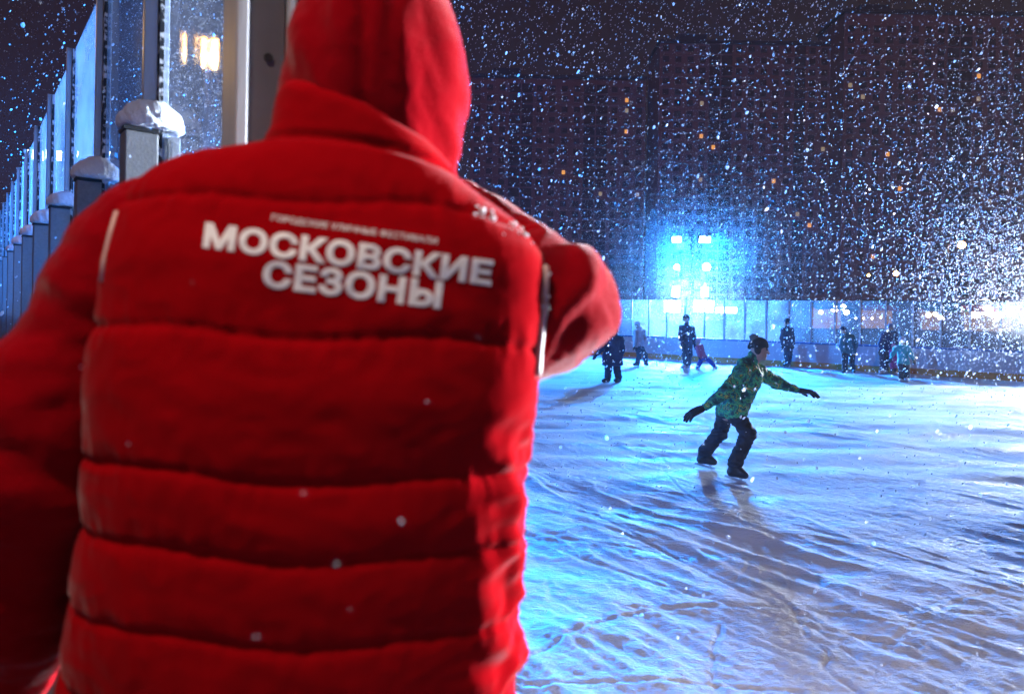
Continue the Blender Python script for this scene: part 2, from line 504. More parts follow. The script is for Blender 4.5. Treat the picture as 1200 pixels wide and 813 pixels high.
def build_ice():
    ys = [-8.0]
    while ys[-1] < 58: ys.append(ys[-1] + (0.25 if ys[-1] < 2.2 else max(0.012, 0.0046 * ys[-1])))
    xs = [0.0]
    while xs[-1] < 34: xs.append(xs[-1] + max(0.015, 0.0062 * xs[-1]))
    xl = [0.0]
    while xl[-1] > -46: xl.append(xl[-1] - max(0.03, 0.03 * abs(xl[-1])))
    xs = np.array(xl[:0:-1] + xs); ys = np.array(ys)
    X, Y = np.meshgrid(xs, ys)
    a = X * D_[0] + Y * D_[1]; c = X * N_[0] + Y * N_[1]
    wob = 0.35 * pn(a * 0.25, c * 0.25, 5)
    cc = c + wob
    z = 0.020 * pn(cc * 0.9, a * 0.34, 1)
    r1 = 1 - np.clip(np.abs(pn(cc * 3.2 + 0.5 * pn(a * .5, c * .8, 8), a * 0.8, 2)), 0, 1); mk = np.clip(.55 + .9 * pn(c * .8, a * .5, 15), .05, 1.3); z = z + 0.024 * mk * r1 ** 3
    r2 = 1 - np.clip(np.abs(pn(cc * 7.5 + 0.4 * pn(a * 1.5, c * 2, 9), a * 1.6, 3)), 0, 1); mk2 = np.clip(.5 + 1.0 * pn(c * 1.6, a * 1.1, 16), 0, 1.4); z = z + 0.008 * mk2 * r2 ** 3
    z = z + .007 * pn(c * 8, a * 5, 22) * np.clip(.3 + pn(c * 1.2, a, 23), 0, 1) + 0.006 * pn(c * 12, a * 3.2, 4) * (.5 + pn(c * 1.7, a * 1.2, 14)) + 0.0036 * pn(c * 28, a * 11, 6) + .0024 * pn(c * 50, a * 34, 7)
    clump = np.clip(pn(c * 1.1, a * 1.0, 12), 0, 1)
    z = z + 0.026 * clump * (0.5 + 0.5 * pn(c * 9, a * 6, 13))
    # skate cuts
    for pix, w, dep in ([[(845, 728), (833, 760), (836, 790), (848, 812)], .012, .022], [[(884, 640), (880, 660), (862, 676)], .012, .018],
                        [[(946, 655), (954, 675), (960, 692)], .013, .02], [[(918, 650), (925, 690)], .010, .014], [[(930, 712), (944, 738), (968, 760), (965, 775), (985, 790), (1010, 806)], .014, .024],
                        [[(1157, 634), (1158, 650), (1180, 668)], .012, .018], [[(1060, 533), (1110, 545)], .012, .014], [[(625, 668), (700, 668), (730, 664)], .010, .014],
                        [[(760, 580), (860, 604), (960, 640)], .008, .010], [[(690, 700), (800, 735), (900, 790)], .010, .012]):
        pts = [G(*q)[:2] for q in pix]
        x0, x1 = min(p[0] for p in pts) - .3, max(p[0] for p in pts) + .3
        y0, y1 = min(p[1] for p in pts) - .3, max(p[1] for p in pts) + .3
        i0, i1 = np.searchsorted(ys, [y0, y1]); j0, j1 = np.searchsorted(xs, [x0, x1])
        sx, sy = X[i0:i1, j0:j1], Y[i0:i1, j0:j1]
        d = seg_dist(sx + .02 * pn(sx * 6, sy * 6, 21), sy, pts)
        z[i0:i1, j0:j1] += -.26 * dep * np.exp(-(d / w * 1.3) ** 2) + .05 * dep * np.exp(-((d - 2.0 * w) / w) ** 2)
    # fine curved scratches of many skates
    rs = np.random.default_rng(5)
    for _ in range(150):
        c0 = np.array([rs.uniform(-.3, 7.5), rs.uniform(2.6, 10.0)]); th = math.atan2(D_[1], D_[0]) + rs.normal(0, .45); cv = rs.normal(0, .35); L_ = rs.uniform(.8, 3.2)
        pts = []
        for q in range(9):
            pts.append(c0.copy()); c0 = c0 + np.array([math.cos(th), math.sin(th)]) * L_ / 8; th += cv * L_ / 8
        x0, x1 = min(p[0] for p in pts) - .1, max(p[0] for p in pts) + .1; y0, y1 = min(p[1] for p in pts) - .1, max(p[1] for p in pts) + .1
        i0, i1 = np.searchsorted(ys, [y0, y1]); j0, j1 = np.searchsorted(xs, [x0, x1])
        if i1 - i0 < 2 or j1 - j0 < 2: continue
        d = seg_dist(X[i0:i1, j0:j1], Y[i0:i1, j0:j1], pts); w = rs.uniform(.010, .016); dep = rs.uniform(.002, .007)
        z[i0:i1, j0:j1] += -dep * np.exp(-(d / w) ** 2) + .35 * dep * np.exp(-((d - 2.2 * w) / w) ** 2)
    far = np.clip((Y - 3.5) / 4, 0, 1)
    z = z * (1.35 - .85 * far) + far * (.052 * pn(X * .42 + .6 * pn(X * .3, Y * .4, 18), Y * 1.25, 17) + .012 * pn(X * 1.1, Y * 3.0, 19))
    z -= z.mean()
    V = np.stack([X.ravel(), Y.ravel(), z.ravel()], 1)
    nx, ny = len(xs), len(ys)
    i = np.arange((ny - 1) * nx).reshape(ny - 1, nx)[:, :-1].ravel()
    F = np.stack([i, i + 1, i + nx + 1, i + nx], 1)
    ctr = V[F].mean(1)
    F = F[(ctr @ FN) < FM + 0.1]
    used = np.zeros(len(V), bool); used[F.ravel()] = True
    mp_ = np.cumsum(used) - 1
    return mesh_obj('ice', V[used], mp_[F], ice_mat(), smooth=True)
tag(build_ice(), kind='structure')

pv = MB()
q0 = P0 + 0.35 * N_
def on(s, off, z): return P0 + D_ * s + N_ * off + np.array([0, 0, z])
pv.prism([on(-14, -12, -0.1), on(-14, .30, -0.1), on(38, .30, -0.1), on(38, -12, -0.1)][::-1], (0, 0, ZP + 0.1))
pave = mat('snowy_paving', (0.30, 0.29, 0.30), 0.8, 0.5, 3, 0.5, 12)
tag(pv.build('pavement', pave), kind='structure')

# ------------------------------------------------------------------ far rink barrier
def far(s, off, z): return FA + FE * s + FN * off + np.array([0, 0, z])
BAY = 0.68
HB, HG = 0.78, 2.08
S0, S1 = -40 * BAY, 30 * BAY
fb = empty('rink_barrier', far(0, 0, 0))
tag(fb, 'long pale rink boards topped by clear glass behind the skaters', 'rink barrier')
def seg(name, s0, s1, o0, o1, z0, z1, m, bevel=0):
    c = (far(s0, o0, z0) + far(s1, o1, z1)) / 2
    return MB().box(c, FE * (s1 - s0) / 2, FN * (o1 - o0) / 2, (0, 0, (z1 - z0) / 2)).build(name, m, fb, bevel=bevel)
seg('kick_strip', S0, S1, -0.012, 0.09, -0.05, 0.17, M['kick'])
seg('board_panel', S0, S1, 0, 0.09, 0.17, HB - 0.05, M['board'])
seg('cap_rail', S0, S1, -0.015, 0.11, HB - 0.05, HB, M['cap'])
for k in range(-40, 31):
    s = k * BAY
    seg('post', s - .022, s + .022, 0.02, 0.07, HB, HG, M['alu_bright'])
    if k < 30: seg('glass_pane', s + .024, s + BAY - .024, 0.040, 0.052, HB, HG - 0.01, M['glass_far'])

# ------------------------------------------------------------------ near glass wall with the gate post
nb = empty('glass_barrier', P0)
tag(nb, 'tall clear glass wall on grey uprights running beside the man', 'glass barrier')
def nseg(name, s0, s1, o0, o1, z0, z1, m, parent=None, bevel=0.0):
    c = (on(s0, o0, z0) + on(s1, o1, z1)) / 2
    return MB().box(c, D_ * (s1 - s0) / 2, N_ * (o1 - o0) / 2, (0, 0, (z1 - z0) / 2)).build(name, m, parent or nb, bevel=bevel)
GT, PT = 3.06, 2.135
STEP = 1.12
NB = 22
joints = [1.0 + STEP * i for i in range(NB)]
nseg('board_panel', 0.06, joints[-1], 0.0, 0.05, ZP, 1.45, M['board'])
# the end post at the gate: channel, drilled plate, channel, gasket, sheet edge
ep = nseg('end_post', -0.035, 0.035, -0.035, 0.038, 0.0, GT + .6, M['plate'], bevel=.003)
nseg('channel', -0.045, 0.045, -0.062, -0.037, 0.0, GT + .6, M['alu'], ep, bevel=.004)
nseg('channel', -0.045, 0.045, 0.040, 0.060, 0.0, GT + .6, M['alu'], ep, bevel=.004)
nseg('gasket', -0.040, 0.040, 0.062, 0.074, 0.0, GT + .6, M['gasket'], ep)
nseg('glass_edge', -0.048, 0.040, 0.076, 0.094, 0.0, GT + .6, M['glass_edge'], ep, bevel=.002)
for zz in (2.10, 2.355, 2.62):
    b = MB(); c = on(-0.036, 0.004, zz)
    b.tube([c + D_ * 0.004, c - D_ * 0.0025], .009, 16)
    b.build('bolt_hole', M['gasket'], ep)
edges = [0.05] + joints
def frost_strip():
    m = mat('icy_gasket', (0.02, 0.02, 0.03), 0.5)
    n, l = m.node_tree.nodes, m.node_tree.links
    b = n['Principled BSDF']; tc = n.new('ShaderNodeTexCoord'); t = n.new('ShaderNodeTexNoise')
    t.inputs['Scale'].default_value = 30; t.inputs['Detail'].default_value = 3
    l.new(tc.outputs['Object'], t.inputs['Vector'])
    cr = n.new('ShaderNodeValToRGB'); cr.color_ramp.elements[0].position = .5; cr.color_ramp.elements[0].color = (.015, .015, .02, 1)
    cr.color_ramp.elements[1].position = .58; cr.color_ramp.elements[1].color = (.7, .72, .75, 1)
    l.new(t.outputs['Fac'], cr.inputs[0]); l.new(cr.outputs[0], b.inputs['Base Color'])
    return m
M['icy_gasket'] = frost_strip()
for i, s in enumerate(joints):
    nseg('glass_pane', edges[i] + 0.02, s - 0.012, 0.022, 0.034, 1.45, GT, M['glass'] if i < 2 else M['glass_frosty'])
    nseg('upright', s - .012, s + .012, (-.034 if i == 0 else -.020), 0.006, PT - .02, GT, M['alu_bright'], bevel=.003)
    nseg('gasket', s - .030, s + .020, 0.008, 0.020, ZP, GT - .005, M['icy_gasket'])
    nseg('edge_strip', s - .010, s + .014, 0.021, 0.040, ZP, GT + .004, M['glass_edge'], bevel=.002)
    po = nseg('post', s - .045, s + .045, -0.088, 0.0065, ZP, PT, M['post'], bevel=.005)
    nseg('post_back', s - .045, s + .045, 0.041, 0.070, ZP, PT, M['post'], po, bevel=.005)
    nseg('post_lid', s - .048, s + .048, -0.092, 0.0062, PT + .001, PT + .012, M['black'], po)

def snow_cap(s, k, label):
    c = on(s, -0.010, PT + 0.012)
    sd = Solid(c - np.array([.2, .2, .04]), c + np.array([.2, .2, .24]), .007)
    hh = [.050, .055, .04, .055, .05, .045, .045, .04, .04, .04][k] 
    sd.ell(c + np.array([0, 0, .02]), (.086, .086, hh + .030), k=.03)
    for i in range(9):
        a = i * 2.4 + k
        q = c + N_ * (.058 * math.cos(a)) + D_ * (.045 * math.sin(a)) + np.array([0, 0, .012 + .012 * (i % 3)])
        sd.ell(q, (.034, .034, .030), k=.03)
    sd.cap(c + np.array([0, 0, hh]) + N_ * .02, c + np.array([0, 0, hh + .030 + .015 * (k % 2)]) + N_ * .025, .022, .012, k=.03)
    sd.cut(c + np.array([0, 0, .002]), (0, 0, -1), k=.006)
    V, F = sd.mesh(1)
    Nn = normals(V, F)
    V = V + Nn * (0.0045 * pn(V[:, 0] * 32 + V[:, 2] * 22, V[:, 1] * 32 - V[:, 2] * 18, 3) + .0035 * pn(V[:, 0] * 80 + V[:, 2] * 50, V[:, 1] * 80 - V[:, 2] * 44, 4))[:, None]
    o = mesh_obj('snow_cap', V, F, M['snow'], None, c, True)
    tag(o, label, 'snow cap', 'snow caps on the posts of the glass wall')
capl = ['biggest rounded snow cap, on the post nearest the drilled end post', 'snow cap with a small peak on the second snowy post along the glass wall',
        'low lumpy snow cap on the third snowy post along the glass wall', 'snow cap on the fourth snowy post along the glass wall',
        'small snow cap on the fifth snowy post along the glass wall', 'tiny snow cap on the sixth snowy post along the glass wall',
        'tiny snow cap on the seventh snowy post along the glass wall']
for k, lb in enumerate(capl): snow_cap(joints[k], k, lb)

# ------------------------------------------------------------------ floodlight masts and lamps
M['lens_blue'] = emis('lens_blue', (0.22, 0.62, 1.0), 60.0)
M['lens_white'] = emis('lens_white', (0.9, 0.96, 1.0), 30.0)
M['lens_warm'] = emis('lens_warm', (1.0, 0.50, 0.12), 40.0)
M['lens_yellow'] = emis('lens_yellow', (1.0, 0.62, 0.05), 14.0)
M['mast'] = mat('mast_steel', (0.16, 0.17, 0.20), 0.5, 0.3, 6, 0.05, 40, metal=0.3)

def flood_head(root, c, aim, w, h, lens, energy, color, blend=0.6, angle=130, roundhead=False):
    """a floodlight on its bracket: housing, lens (a sub-part), and the lamp itself"""
    c = np.array(c, float); f = np.array(aim, float) - c; f /= np.linalg.norm(f)
    r = np.cross(f, (0, 0, 1)); r /= np.linalg.norm(r); u = np.cross(r, f)
    if roundhead:
        hd = MB().tube([c - f * .22, c - f * .16, c - f * .02, c], [w * .55, w * .95, w * 1.1, w * 1.1], 20).build('floodlight', M['black'], root)
        MB().tube([c + f * .002, c + f * .02], [w, w], 20).build('lens', lens, hd)
    else:
        b = MB().box(c - f * .07, r * (w + .03), u * (h + .03), f * .06)
        for k in range(5): b.box(c - f * .16 + r * (k - 2) * w * .4, r * .01, u * h, f * .03)
        hd = b.build('floodlight', M['black'], root, bevel=.008)
        MB().box(c - f * .002, r * w, u * h, f * .008).build('lens', lens, hd)
    MB().box(c - f * .08 - u * (h + .07), r * .03, u * .05, f * .03).build('bracket', M['mast'], hd)
    if energy:
        ld = bpy.data.lights.new('flood_lamp', 'SPOT')
        ld.energy = energy; ld.color = color; ld.spot_size = R(angle); ld.spot_blend = blend; ld.shadow_soft_size = min(w, h) * .7
        lo = bpy.data.objects.new('flood_lamp', ld); COL.objects.link(lo)
        lo.parent = root
        lo.location = Vector(c + f * .04 + f * min(w, h)) - root.location
        lo.rotation_euler = Vector(f).to_track_quat('-Z', 'Y').to_euler()
    return hd

DM = 27.0
mb = P(810, 367, DM); mb[2] = 0
ms = empty('floodlight_mast', mb)
tag(ms, 'floodlight mast with four tiers of blue white lamps behind the far boards', 'floodlight mast')
def pz(py): return P(810, py, DM)[2]
MB().tube([mb + (0, 0, -.1), mb + (0, 0, pz(268))], [.11, .07], 14).build('pole', M['mast'], ms)
MB().abox(mb[0] - .38, mb[0] + .38, mb[1] + .1, mb[1] + .7, pz(326), pz(292)).build('control_box', M['mast'], ms, bevel=.02)
for py in (283, 298, 314, 340, 359):
    MB().abox(mb[0] - .75, mb[0] + .75, mb[1] - .05, mb[1] + .05, pz(py) - .03, pz(py) + .03).build('crossbar', M['mast'], ms)
aim0 = np.array([2.0, 7.0, 0.3])
for px, py, w, h, rd, e, ln in ((793, 281, .17, .11, False, 1.0, 'lens_blue'), (826, 281, .21, .12, False, 1.0, 'lens_blue'),
                            (793, 313, .11, .11, True, 0.3, 'lens_blue'), (828, 313, .15, .15, True, 0.3, 'lens_white'),
                            (792, 342, .13, .20, False, 0.25, 'lens_white'), (826, 342, .13, .18, False, 0.25, 'lens_white'),
                            (788, 359, .30, .22, False, 0.09, 'lens_white'), (825, 359, .36, .22, False, 0.09, 'lens_white')):
    c = P(px, py, DM - .35)
    tgt = np.array([(px - 793) / 33 * 5.5 + 2.5, 13.0, 0]) if py < 300 else c + np.array([-.2, -2.0, 0]) if py < 330 else np.array([c[0] - 2.0, 4.0, c[2] - 2.4])
    flood_head(ms, c, tgt, w, h, M[ln], E_BLUE * e, C_BLUE if e != .25 else (.3, .55, 1.0), roundhead=rd, angle={1.0: 46, .3: 175}.get(e, 110), blend=.35 if e == 1 else .6)

# white floodlight mast just beyond the right edge
mr = np.array([16.7, 19.7, 0.0])
mw = empty('floodlight_mast', mr)
tag(mw, 'floodlight mast with bright white lamps at the right end of the far boards', 'floodlight mast')
MB().tube([mr + (0, 0, -.1), mr + (0, 0, 4.6)], [.10, .07], 14).build('pole', M['mast'], mw)
for z, ee in ((2.5, .8), (4.3, .15)):
    MB().box(mr + np.array([0, 0, z]), FE * .8, FN * .05, (0, 0, .03)).build('crossbar', M['mast'], mw)
    for s in (-.5, .5):
        c = mr + FE * s - FN * .3 + np.array([0, 0, z])
        flood_head(mw, c, (1.0 + 3 * (s + .5), 8.5, .3) if z < 3 else (1.0, 3.5, 9.0), .22, .16, M['lens_white'], E_WHITE * ee, C_WHITE, angle=40 if z < 3 else 84, blend=.9)

# white floodlight at the right side of the rink, level with the man
mr = np.array([12.2, 9.6, 0.0])
mq = empty('floodlight_mast', mr)
tag(mq, 'short floodlight mast with two white lamps at the right side of the rink', 'floodlight mast')
MB().tube([mr + (0, 0, -.1), mr + (0, 0, 2.7)], [.09, .07], 14).build('pole', M['mast'], mq)
MB().abox(mr[0] - .04, mr[0] + .04, mr[1] - .6, mr[1] + .6, 2.28, 2.34).build('crossbar', M['mast'], mq)
for s in (-.35, .35):
    flood_head(mq, mr + np.array([-.12, s, 2.05]), (-.1, 1.0, 1.95), .2, .14, M['lens_white'], E_RIM * .5, C_WHITE, angle=17, blend=.6)

# blue floodlights seen through the glass wall, at the left end of the rink
DL = 16.0
ml = P(78, 355, DL); ml[2] = 0
mlo = empty('floodlight_mast', ml)
tag(mlo, 'floodlight mast with a row of four blue lamps seen through the glass wall', 'floodlight mast')
zt = P(78, 181, DL)[2]
MB().tube([ml + (0, 0, -.1), ml + (0, 0, zt + .2)], [.16, .09], 14).build('pole', M['mast'], mlo)
MB().abox(ml[0] - 1.1, ml[0] + 1.1, ml[1] - .06, ml[1] + .06, zt - .05, zt + .05).build('crossbar', M['mast'], mlo)
for px, tgt, ee in ((42, (-9.0, 9.0, 1.5), .15), (63, (-5.0, 8.0, 1.0), .15), (87, (9.5, 19.0, .5), 4.5), (121, (4.0, 12.0, .3), .15)):
    flood_head(mlo, P(px, 182, DL - .4), tgt, .15, .11, M['lens_white'], E_LEFT * ee, C_BLUE, angle=44 if px == 87 else 120)

# added blue mast, unseen behind the man, to turn the glass wall blue
mf = P(428, 360, 35.5); mf[2] = 0
fill_mast = empty('floodlight_mast', mf)
tag(fill_mast, 'added mast with two blue lamps, unseen behind the man, lighting the glass wall', 'floodlight mast')
MB().tube([mf + (0, 0, -.1), mf + (0, 0, 7.0)], [.13, .08], 14).build('pole', M['mast'], fill_mast)
MB().abox(mf[0] - .6, mf[0] + .6, mf[1] - .05, mf[1] + .05, 6.65, 6.75).build('crossbar', M['mast'], fill_mast)
for dx in (-.42, .42):
    flood_head(fill_mast, mf + np.array([dx, -.3, 6.5]), (-6.0 + dx * 5, 9.0, 2.0), .26, .18, M['lens_white'], E_FENCE_FILL * .5, C_BLUE, angle=17, blend=.7)

def street_lamp(base, top, reach, lens, energy, color, label, globe=.14, spot=None, cone=150):
    base, top = np.array(base, float), np.array(top, float)
    o = empty('street_lamp', base); tag(o, label, 'street lamp')
    reach = np.array(reach, float)
    MB().tube([base, base + (0, 0, .5), top], [.09, .07, .045], 12).build('pole', M['mast'], o)
    MB().tube([top - (0, 0, .25), top + reach * .35 + (0, 0, .12), top + reach], [.03, .03, .03], 10).build('arm', M['mast'], o)
    c = top + reach
    hd = MB().tube([c + (0, 0, .02), c + (0, 0, -.04), c + (0, 0, -.16)], [.05, globe * 1.1, globe * 1.35], 16).build('lamp_head', M['black'], o)
    v, f = ico_clump(c - (0, 0, .18), globe, 3)
    mesh_obj('lamp_globe', v, f, lens, hd, base, True)
    if energy:
        ld = bpy.data.lights.new('lamp_bulb', 'POINT' if spot is None else 'SPOT')
        ld.energy = energy; ld.color = color; ld.shadow_soft_size = globe * 1.02
        if spot is not None: ld.spot_size = R(cone); ld.spot_blend = 1.0
        lo = bpy.data.objects.new('lamp_bulb', ld); COL.objects.link(lo); lo.parent = o
        lo.location = Vector(c - base - (0, 0, .22 + globe))
        if spot is not None: lo.rotation_euler = (Vector(spot) - Vector(c)).to_track_quat('-Z', 'Y').to_euler()
    return o

# warm lamp whose reflection hangs in the first pane; lamp behind the photographer
street_lamp((-5.4, 5.0, ZP), (-5.4, 5.0, 4.3), (.35, -.1, 0), M['lens_warm'], E_WARM, (1.0, .62, .22), 'warm street lamp standing left of the glass wall', .10)
street_lamp((-2.6, -2.3, ZP), (-2.6, -2.3, 4.5), (1.7, 2.15, .1), M['lens_white'], E_BACK, (1.0, .80, .66), 'street lamp standing behind the photographer', .16, (-.12, 1.0, 1.6), 52)
street_lamp((8.0, -2.4, ZP), (8.0, -2.4, 5.2), (-.5, .4, 0), M['lens_white'], E_ICE, (1.0, .87, .84), 'street lamp standing to the right of the photographer', .16, (1.7, 2.4, 0), 40)
# far orange lamps
for px, py, dep, gb, en, lb in ((1127, 286, 58, .30, 900, 'tall orange street lamp above the lit kiosks'), (1050, 320, 100, .34, 0, 'distant orange street lamp beside the small faint one'),
                            (1018, 322, 115, .24, 0, 'small faint orange street lamp in front of the tower')):
    c = P(px, py, dep)
    street_lamp((c[0] - 1.2, dep, -.12), (c[0] - 1.2, dep, c[2]), (1.2, 0, .1), M['lens_warm'], en, (1.0, .5, .2), lb, gb)

# little yellow lamp at the foot of the boards
yc = far(12.2, -.14, 0.0)
yl = G(1172, 441) - FN * .12
yo = empty('ground_lamp', yl); tag(yo, 'small yellow ground lamp glowing at the foot of the far boards', 'ground lamp')
MB().box(yl + np.array([0, 0, .05]), FE * .12, FN * .06, (0, 0, .05)).build('housing', M['black'], yo, bevel=.01)
MB().box(yl + np.array([0, 0, .105]) - FN * .0, FE * .13, FN * .07, (0, 0, .045)).build('lens', M['lens_yellow'], yo, bevel=.01)

# ------------------------------------------------------------------ apartment towers
M['facade'] = mat('tower_facade', (0.37, 0.205, 0.25), 0.85, 0.2, 0.15, 0.1, 2)
M['facade_dark'] = mat('tower_loggia', (0.12, 0.085, 0.12), 0.7, 0.3, 0.3)
M['win'] = mat('dark_window', (0.15, 0.095, 0.125), 0.4, 0.6, 0.25, spec=0.6)
M['win_warm'] = emis('warm_window', (1.0, 0.42, 0.10), .85)
M['win_pale'] = emis('pale_window', (1.0, 0.75, 0.5), 0.28)
def tower(x0, x1, ytop, Y, label, lit, seed, dark_cols):
    rnd = random.Random(seed)
    a, b = P(x0, 370, Y)[0], P(x1, 370, Y)[0]
    H = P((x0 + x1) / 2, ytop, Y)[2]
    o = empty('apartment_tower', ((a + b) / 2, Y, 0)); tag(o, label, 'apartment tower', 'apartment towers behind the rink')
    w = MB(); w.abox(a, b, Y, Y + 16, -.12, H)
    nfl = int((H - 4) / 3.0)
    for k in range(1, nfl + 1): w.abox(a - .05, b + .05, Y - .12, Y - .003, 4 + 3 * (k - 1) - .18, 4 + 3 * (k - 1) + .12)
    w.build('wall', M['facade'], o)
    rf = MB(); rf.abox(a - .4, b + .4, Y - .4, Y + 16.4, H, H + .9); rf.abox(a + 6, a + 14, Y + 4, Y + 10, H + .9, H + 4.2)
    rf.build('roof', M['facade_dark'], o)
    nb_ = int((b - a) / 3.35); bw = (b - a) / nb_
    cells = []
    for k in range(nfl):
        for i in range(nb_): cells.append((k, i))
    litc = {}
    for (px, py, kind) in lit:
        q = P(px, py, Y); i = int((q[0] - a) / bw); k = int((q[2] - 4) / 3.0)
        litc[(k, i)] = kind
    rest = MB()
    order = sorted(cells, key=lambda c: (0 if c in litc else 1, c[0]))
    for n, (k, i) in enumerate(order):
        x = a + bw * (i + .5); z = 4 + 3 * k + 1.5
        loggia = i in dark_cols
        hw, hh = (bw * .44, 1.22) if loggia else (.85, .78)
        mt = M['facade_dark'] if loggia else M['win']
        if (k, i) in litc: mt = M['win_warm'] if litc[(k, i)] == 'w' else M['win_pale']
        if (k, i) in litc: hw, hh = .46, .55
        if n < 100:
            m = MB(); m.abox(x - hw, x + hw, Y - .16, Y - .004, z - hh, z + hh)
            ob = m.build('window', mt, o)
            if (k, i) in litc: ob['label'] = 'lit window'
        else: rest.abox(x - hw, x + hw, Y - .16, Y - .004, z - hh, z + hh)
    ro = rest.build('window', M['win'], o); ro['kind'] = 'stuff'
tower(548, 752, 92, 196, 'apartment tower at the left, its roof lowest of the three', [(728, 120, 'w'), (729, 136, 'p'), (727, 150, 'w'), (740, 224, 'p'), (665, 203, 'w'), (700, 228, 'p')], 1, {3, 4, 9, 10})
tower(768, 968, 52, 188, 'apartment tower in the middle, rising behind the blue mast lamps', [(828, 118, 'p'), (826, 166, 'w'), (832, 168, 'w'), (822, 214, 'p'), (903, 216, 'w'), (930, 245, 'p'), (945, 262, 'w'), (960, 180, 'p')], 2, {4, 5, 11})
tower(984, 1300, 18, 180, 'apartment tower at the right, tallest and widest of the three', [(1003, 106, 'p'), (1042, 176, 'w'), (1046, 177, 'w'), (1100, 128, 'w'), (1115, 124, 'p'), (1142, 90, 'w'), (1149, 95, 'w'), (1139, 120, 'p'), (1052, 216, 'w'), (1160, 240, 'p'), (1005, 108, 'p'), (1030, 300, 'w')], 3, {8, 9, 15, 16, 21})

# ------------------------------------------------------------------ market kiosks behind the far glass
M['wood'] = mat('kiosk_wood', (0.07, 0.04, 0.03), 0.7, 0.4, 3, 0.3, 20, stretch=(1, 1, 6))
M['counter_glow'] = emis('lit_counter', (1.0, 0.52, 0.24), 0.30)
M['bulb'] = emis('festoon_bulb', (1.0, 0.80, 0.55), 16.0)
M['awning_red'] = mat('red_awning', (0.55, 0.03, 0.04), 0.6, 0.2, 10)
M['awning_green'] = mat('green_awning', (0.03, 0.16, 0.10), 0.6, 0.2, 10)
M['sign_glow'] = emis('lit_sign', (1.0, 0.75, 0.78), 6.0)
def kiosk(px, Y, w, label, awn, brights, h=2.25):
    c = P(px, 372, Y); x, z0 = c[0], -.12
    o = empty('market_kiosk', (x, Y, z0)); tag(o, label, 'market kiosk', 'lit kiosks beyond the far glass')
    m = MB(); dpt = 2.2; hw = w / 2
    m.abox(x - hw, x + hw, Y, Y + .08, z0, .95)
    m.abox(x - hw, x - hw + .18, Y, Y + .08, .95, h); m.abox(x + hw - .18, x + hw, Y, Y + .08, .95, h)
    m.abox(x - hw, x + hw, Y, Y + .08, 2.05, h)
    m.abox(x - hw, x - hw + .07, Y + .082, Y + dpt, z0, h); m.abox(x + hw - .07, x + hw, Y + .082, Y + dpt, z0, h)
    m.abox(x - hw + .072, x + hw - .072, Y + dpt - .08, Y + dpt, z0, h)
    m.build('wall', M['wood'], o)
    r = MB(); r.prism([(x - hw - .25, Y - .35, h), (x + hw + .25, Y - .35, h), (x, Y - .35, h + w * .10)], (0, dpt + .6, 0))
    rf = r.build('roof', M['wood'], o)
    b = MB(); b.abox(x - hw + .2, x + hw - .2, Y + .5, Y + .56, 1.0, 2.0); b.build('lit_interior', M['counter_glow'], o)
    MB().abox(x - hw - .05, x + hw + .05, Y - .28, Y - .003, .93, 1.0).build('counter', M['wood'], o)
    a = MB(); a.prism([(x - hw, Y - .02, 2.3), (x - hw, Y - .75, 1.98), (x - hw, Y - .75, 1.92), (x - hw, Y - .02, 2.2)], (w, 0, 0))
    a.build('awning', awn, o)
    for (bx, by, rr) in brights:
        q = P(bx, by, Y - .5)
        v, f = ico_clump(q, rr, 2); mesh_obj('lamp', v, f, M['bulb'], o, (x, Y, z0), True)
    return o
kiosk(972, 33, 2.0, 'kiosk with glowing counter left of the dull red awnings', M['awning_green'], [(962, 366, .10), (978, 362, .16), (988, 360, .14), (992, 366, .12)])
kiosk(1042, 36, 3.3, 'kiosk under a red awning behind the turquoise child', M['awning_red'], [(1003, 373, .045), (1012, 373, .05), (1022, 373, .05), (1032, 372, .045), (1066, 373, .06), (1073, 374, .05)])
kiosk(1098, 34, 2.0, 'kiosk with a dim green awning between two red ones', M['awning_green'], [(1088, 369, .12), (1096, 368, .10), (1102, 372, .12)])
kiosk(1162, 33, 3.0, 'kiosk with three large white lamps under its eaves at the right', M['awning_red'], [(1143, 368, .20), (1157, 364, .24), (1170, 369, .22)])
sg = P(851, 363, 30.0)
so = empty('lit_sign', (sg[0], 30.0, -.12)); tag(so, 'pale glowing sign board behind the glass right of the mast', 'sign')
MB().abox(sg[0] - .05, sg[0] + .05, 30.06, 30.14, -.12, sg[2]).build('post', M['mast'], so)
MB().abox(sg[0] - .52, sg[0] + .52, 29.98, 30.05, sg[2] - .2, sg[2] + .16).build('frame', M['black'], so)
MB().abox(sg[0] - .46, sg[0] + .46, 29.95, 29.975, sg[2] - .15, sg[2] + .11).build('sign_face', M['sign_glow'], so)
ng = P(1197, 382, 24.0)
no = empty('notice_sign', (ng[0], 24.0, -.12)); tag(no, 'small white triangle notice beside the right frame edge', 'sign')
MB().abox(ng[0] - .03, ng[0] + .03, 24.03, 24.08, -.12, ng[2] + .3).build('post', M['mast'], no)
MB().prism([(ng[0] - .16, 24.0, ng[2] + .08), (ng[0] + .16, 24.0, ng[2] + .08), (ng[0], 24.0, ng[2] + .34)], (0, .02, 0)).build('triangle_plate', M['board'], no)
MB().abox(ng[0] - .16, ng[0] + .16, 24.0, 24.02, ng[2] - .3, ng[2] - .1).build('text_plate', M['board'], no)

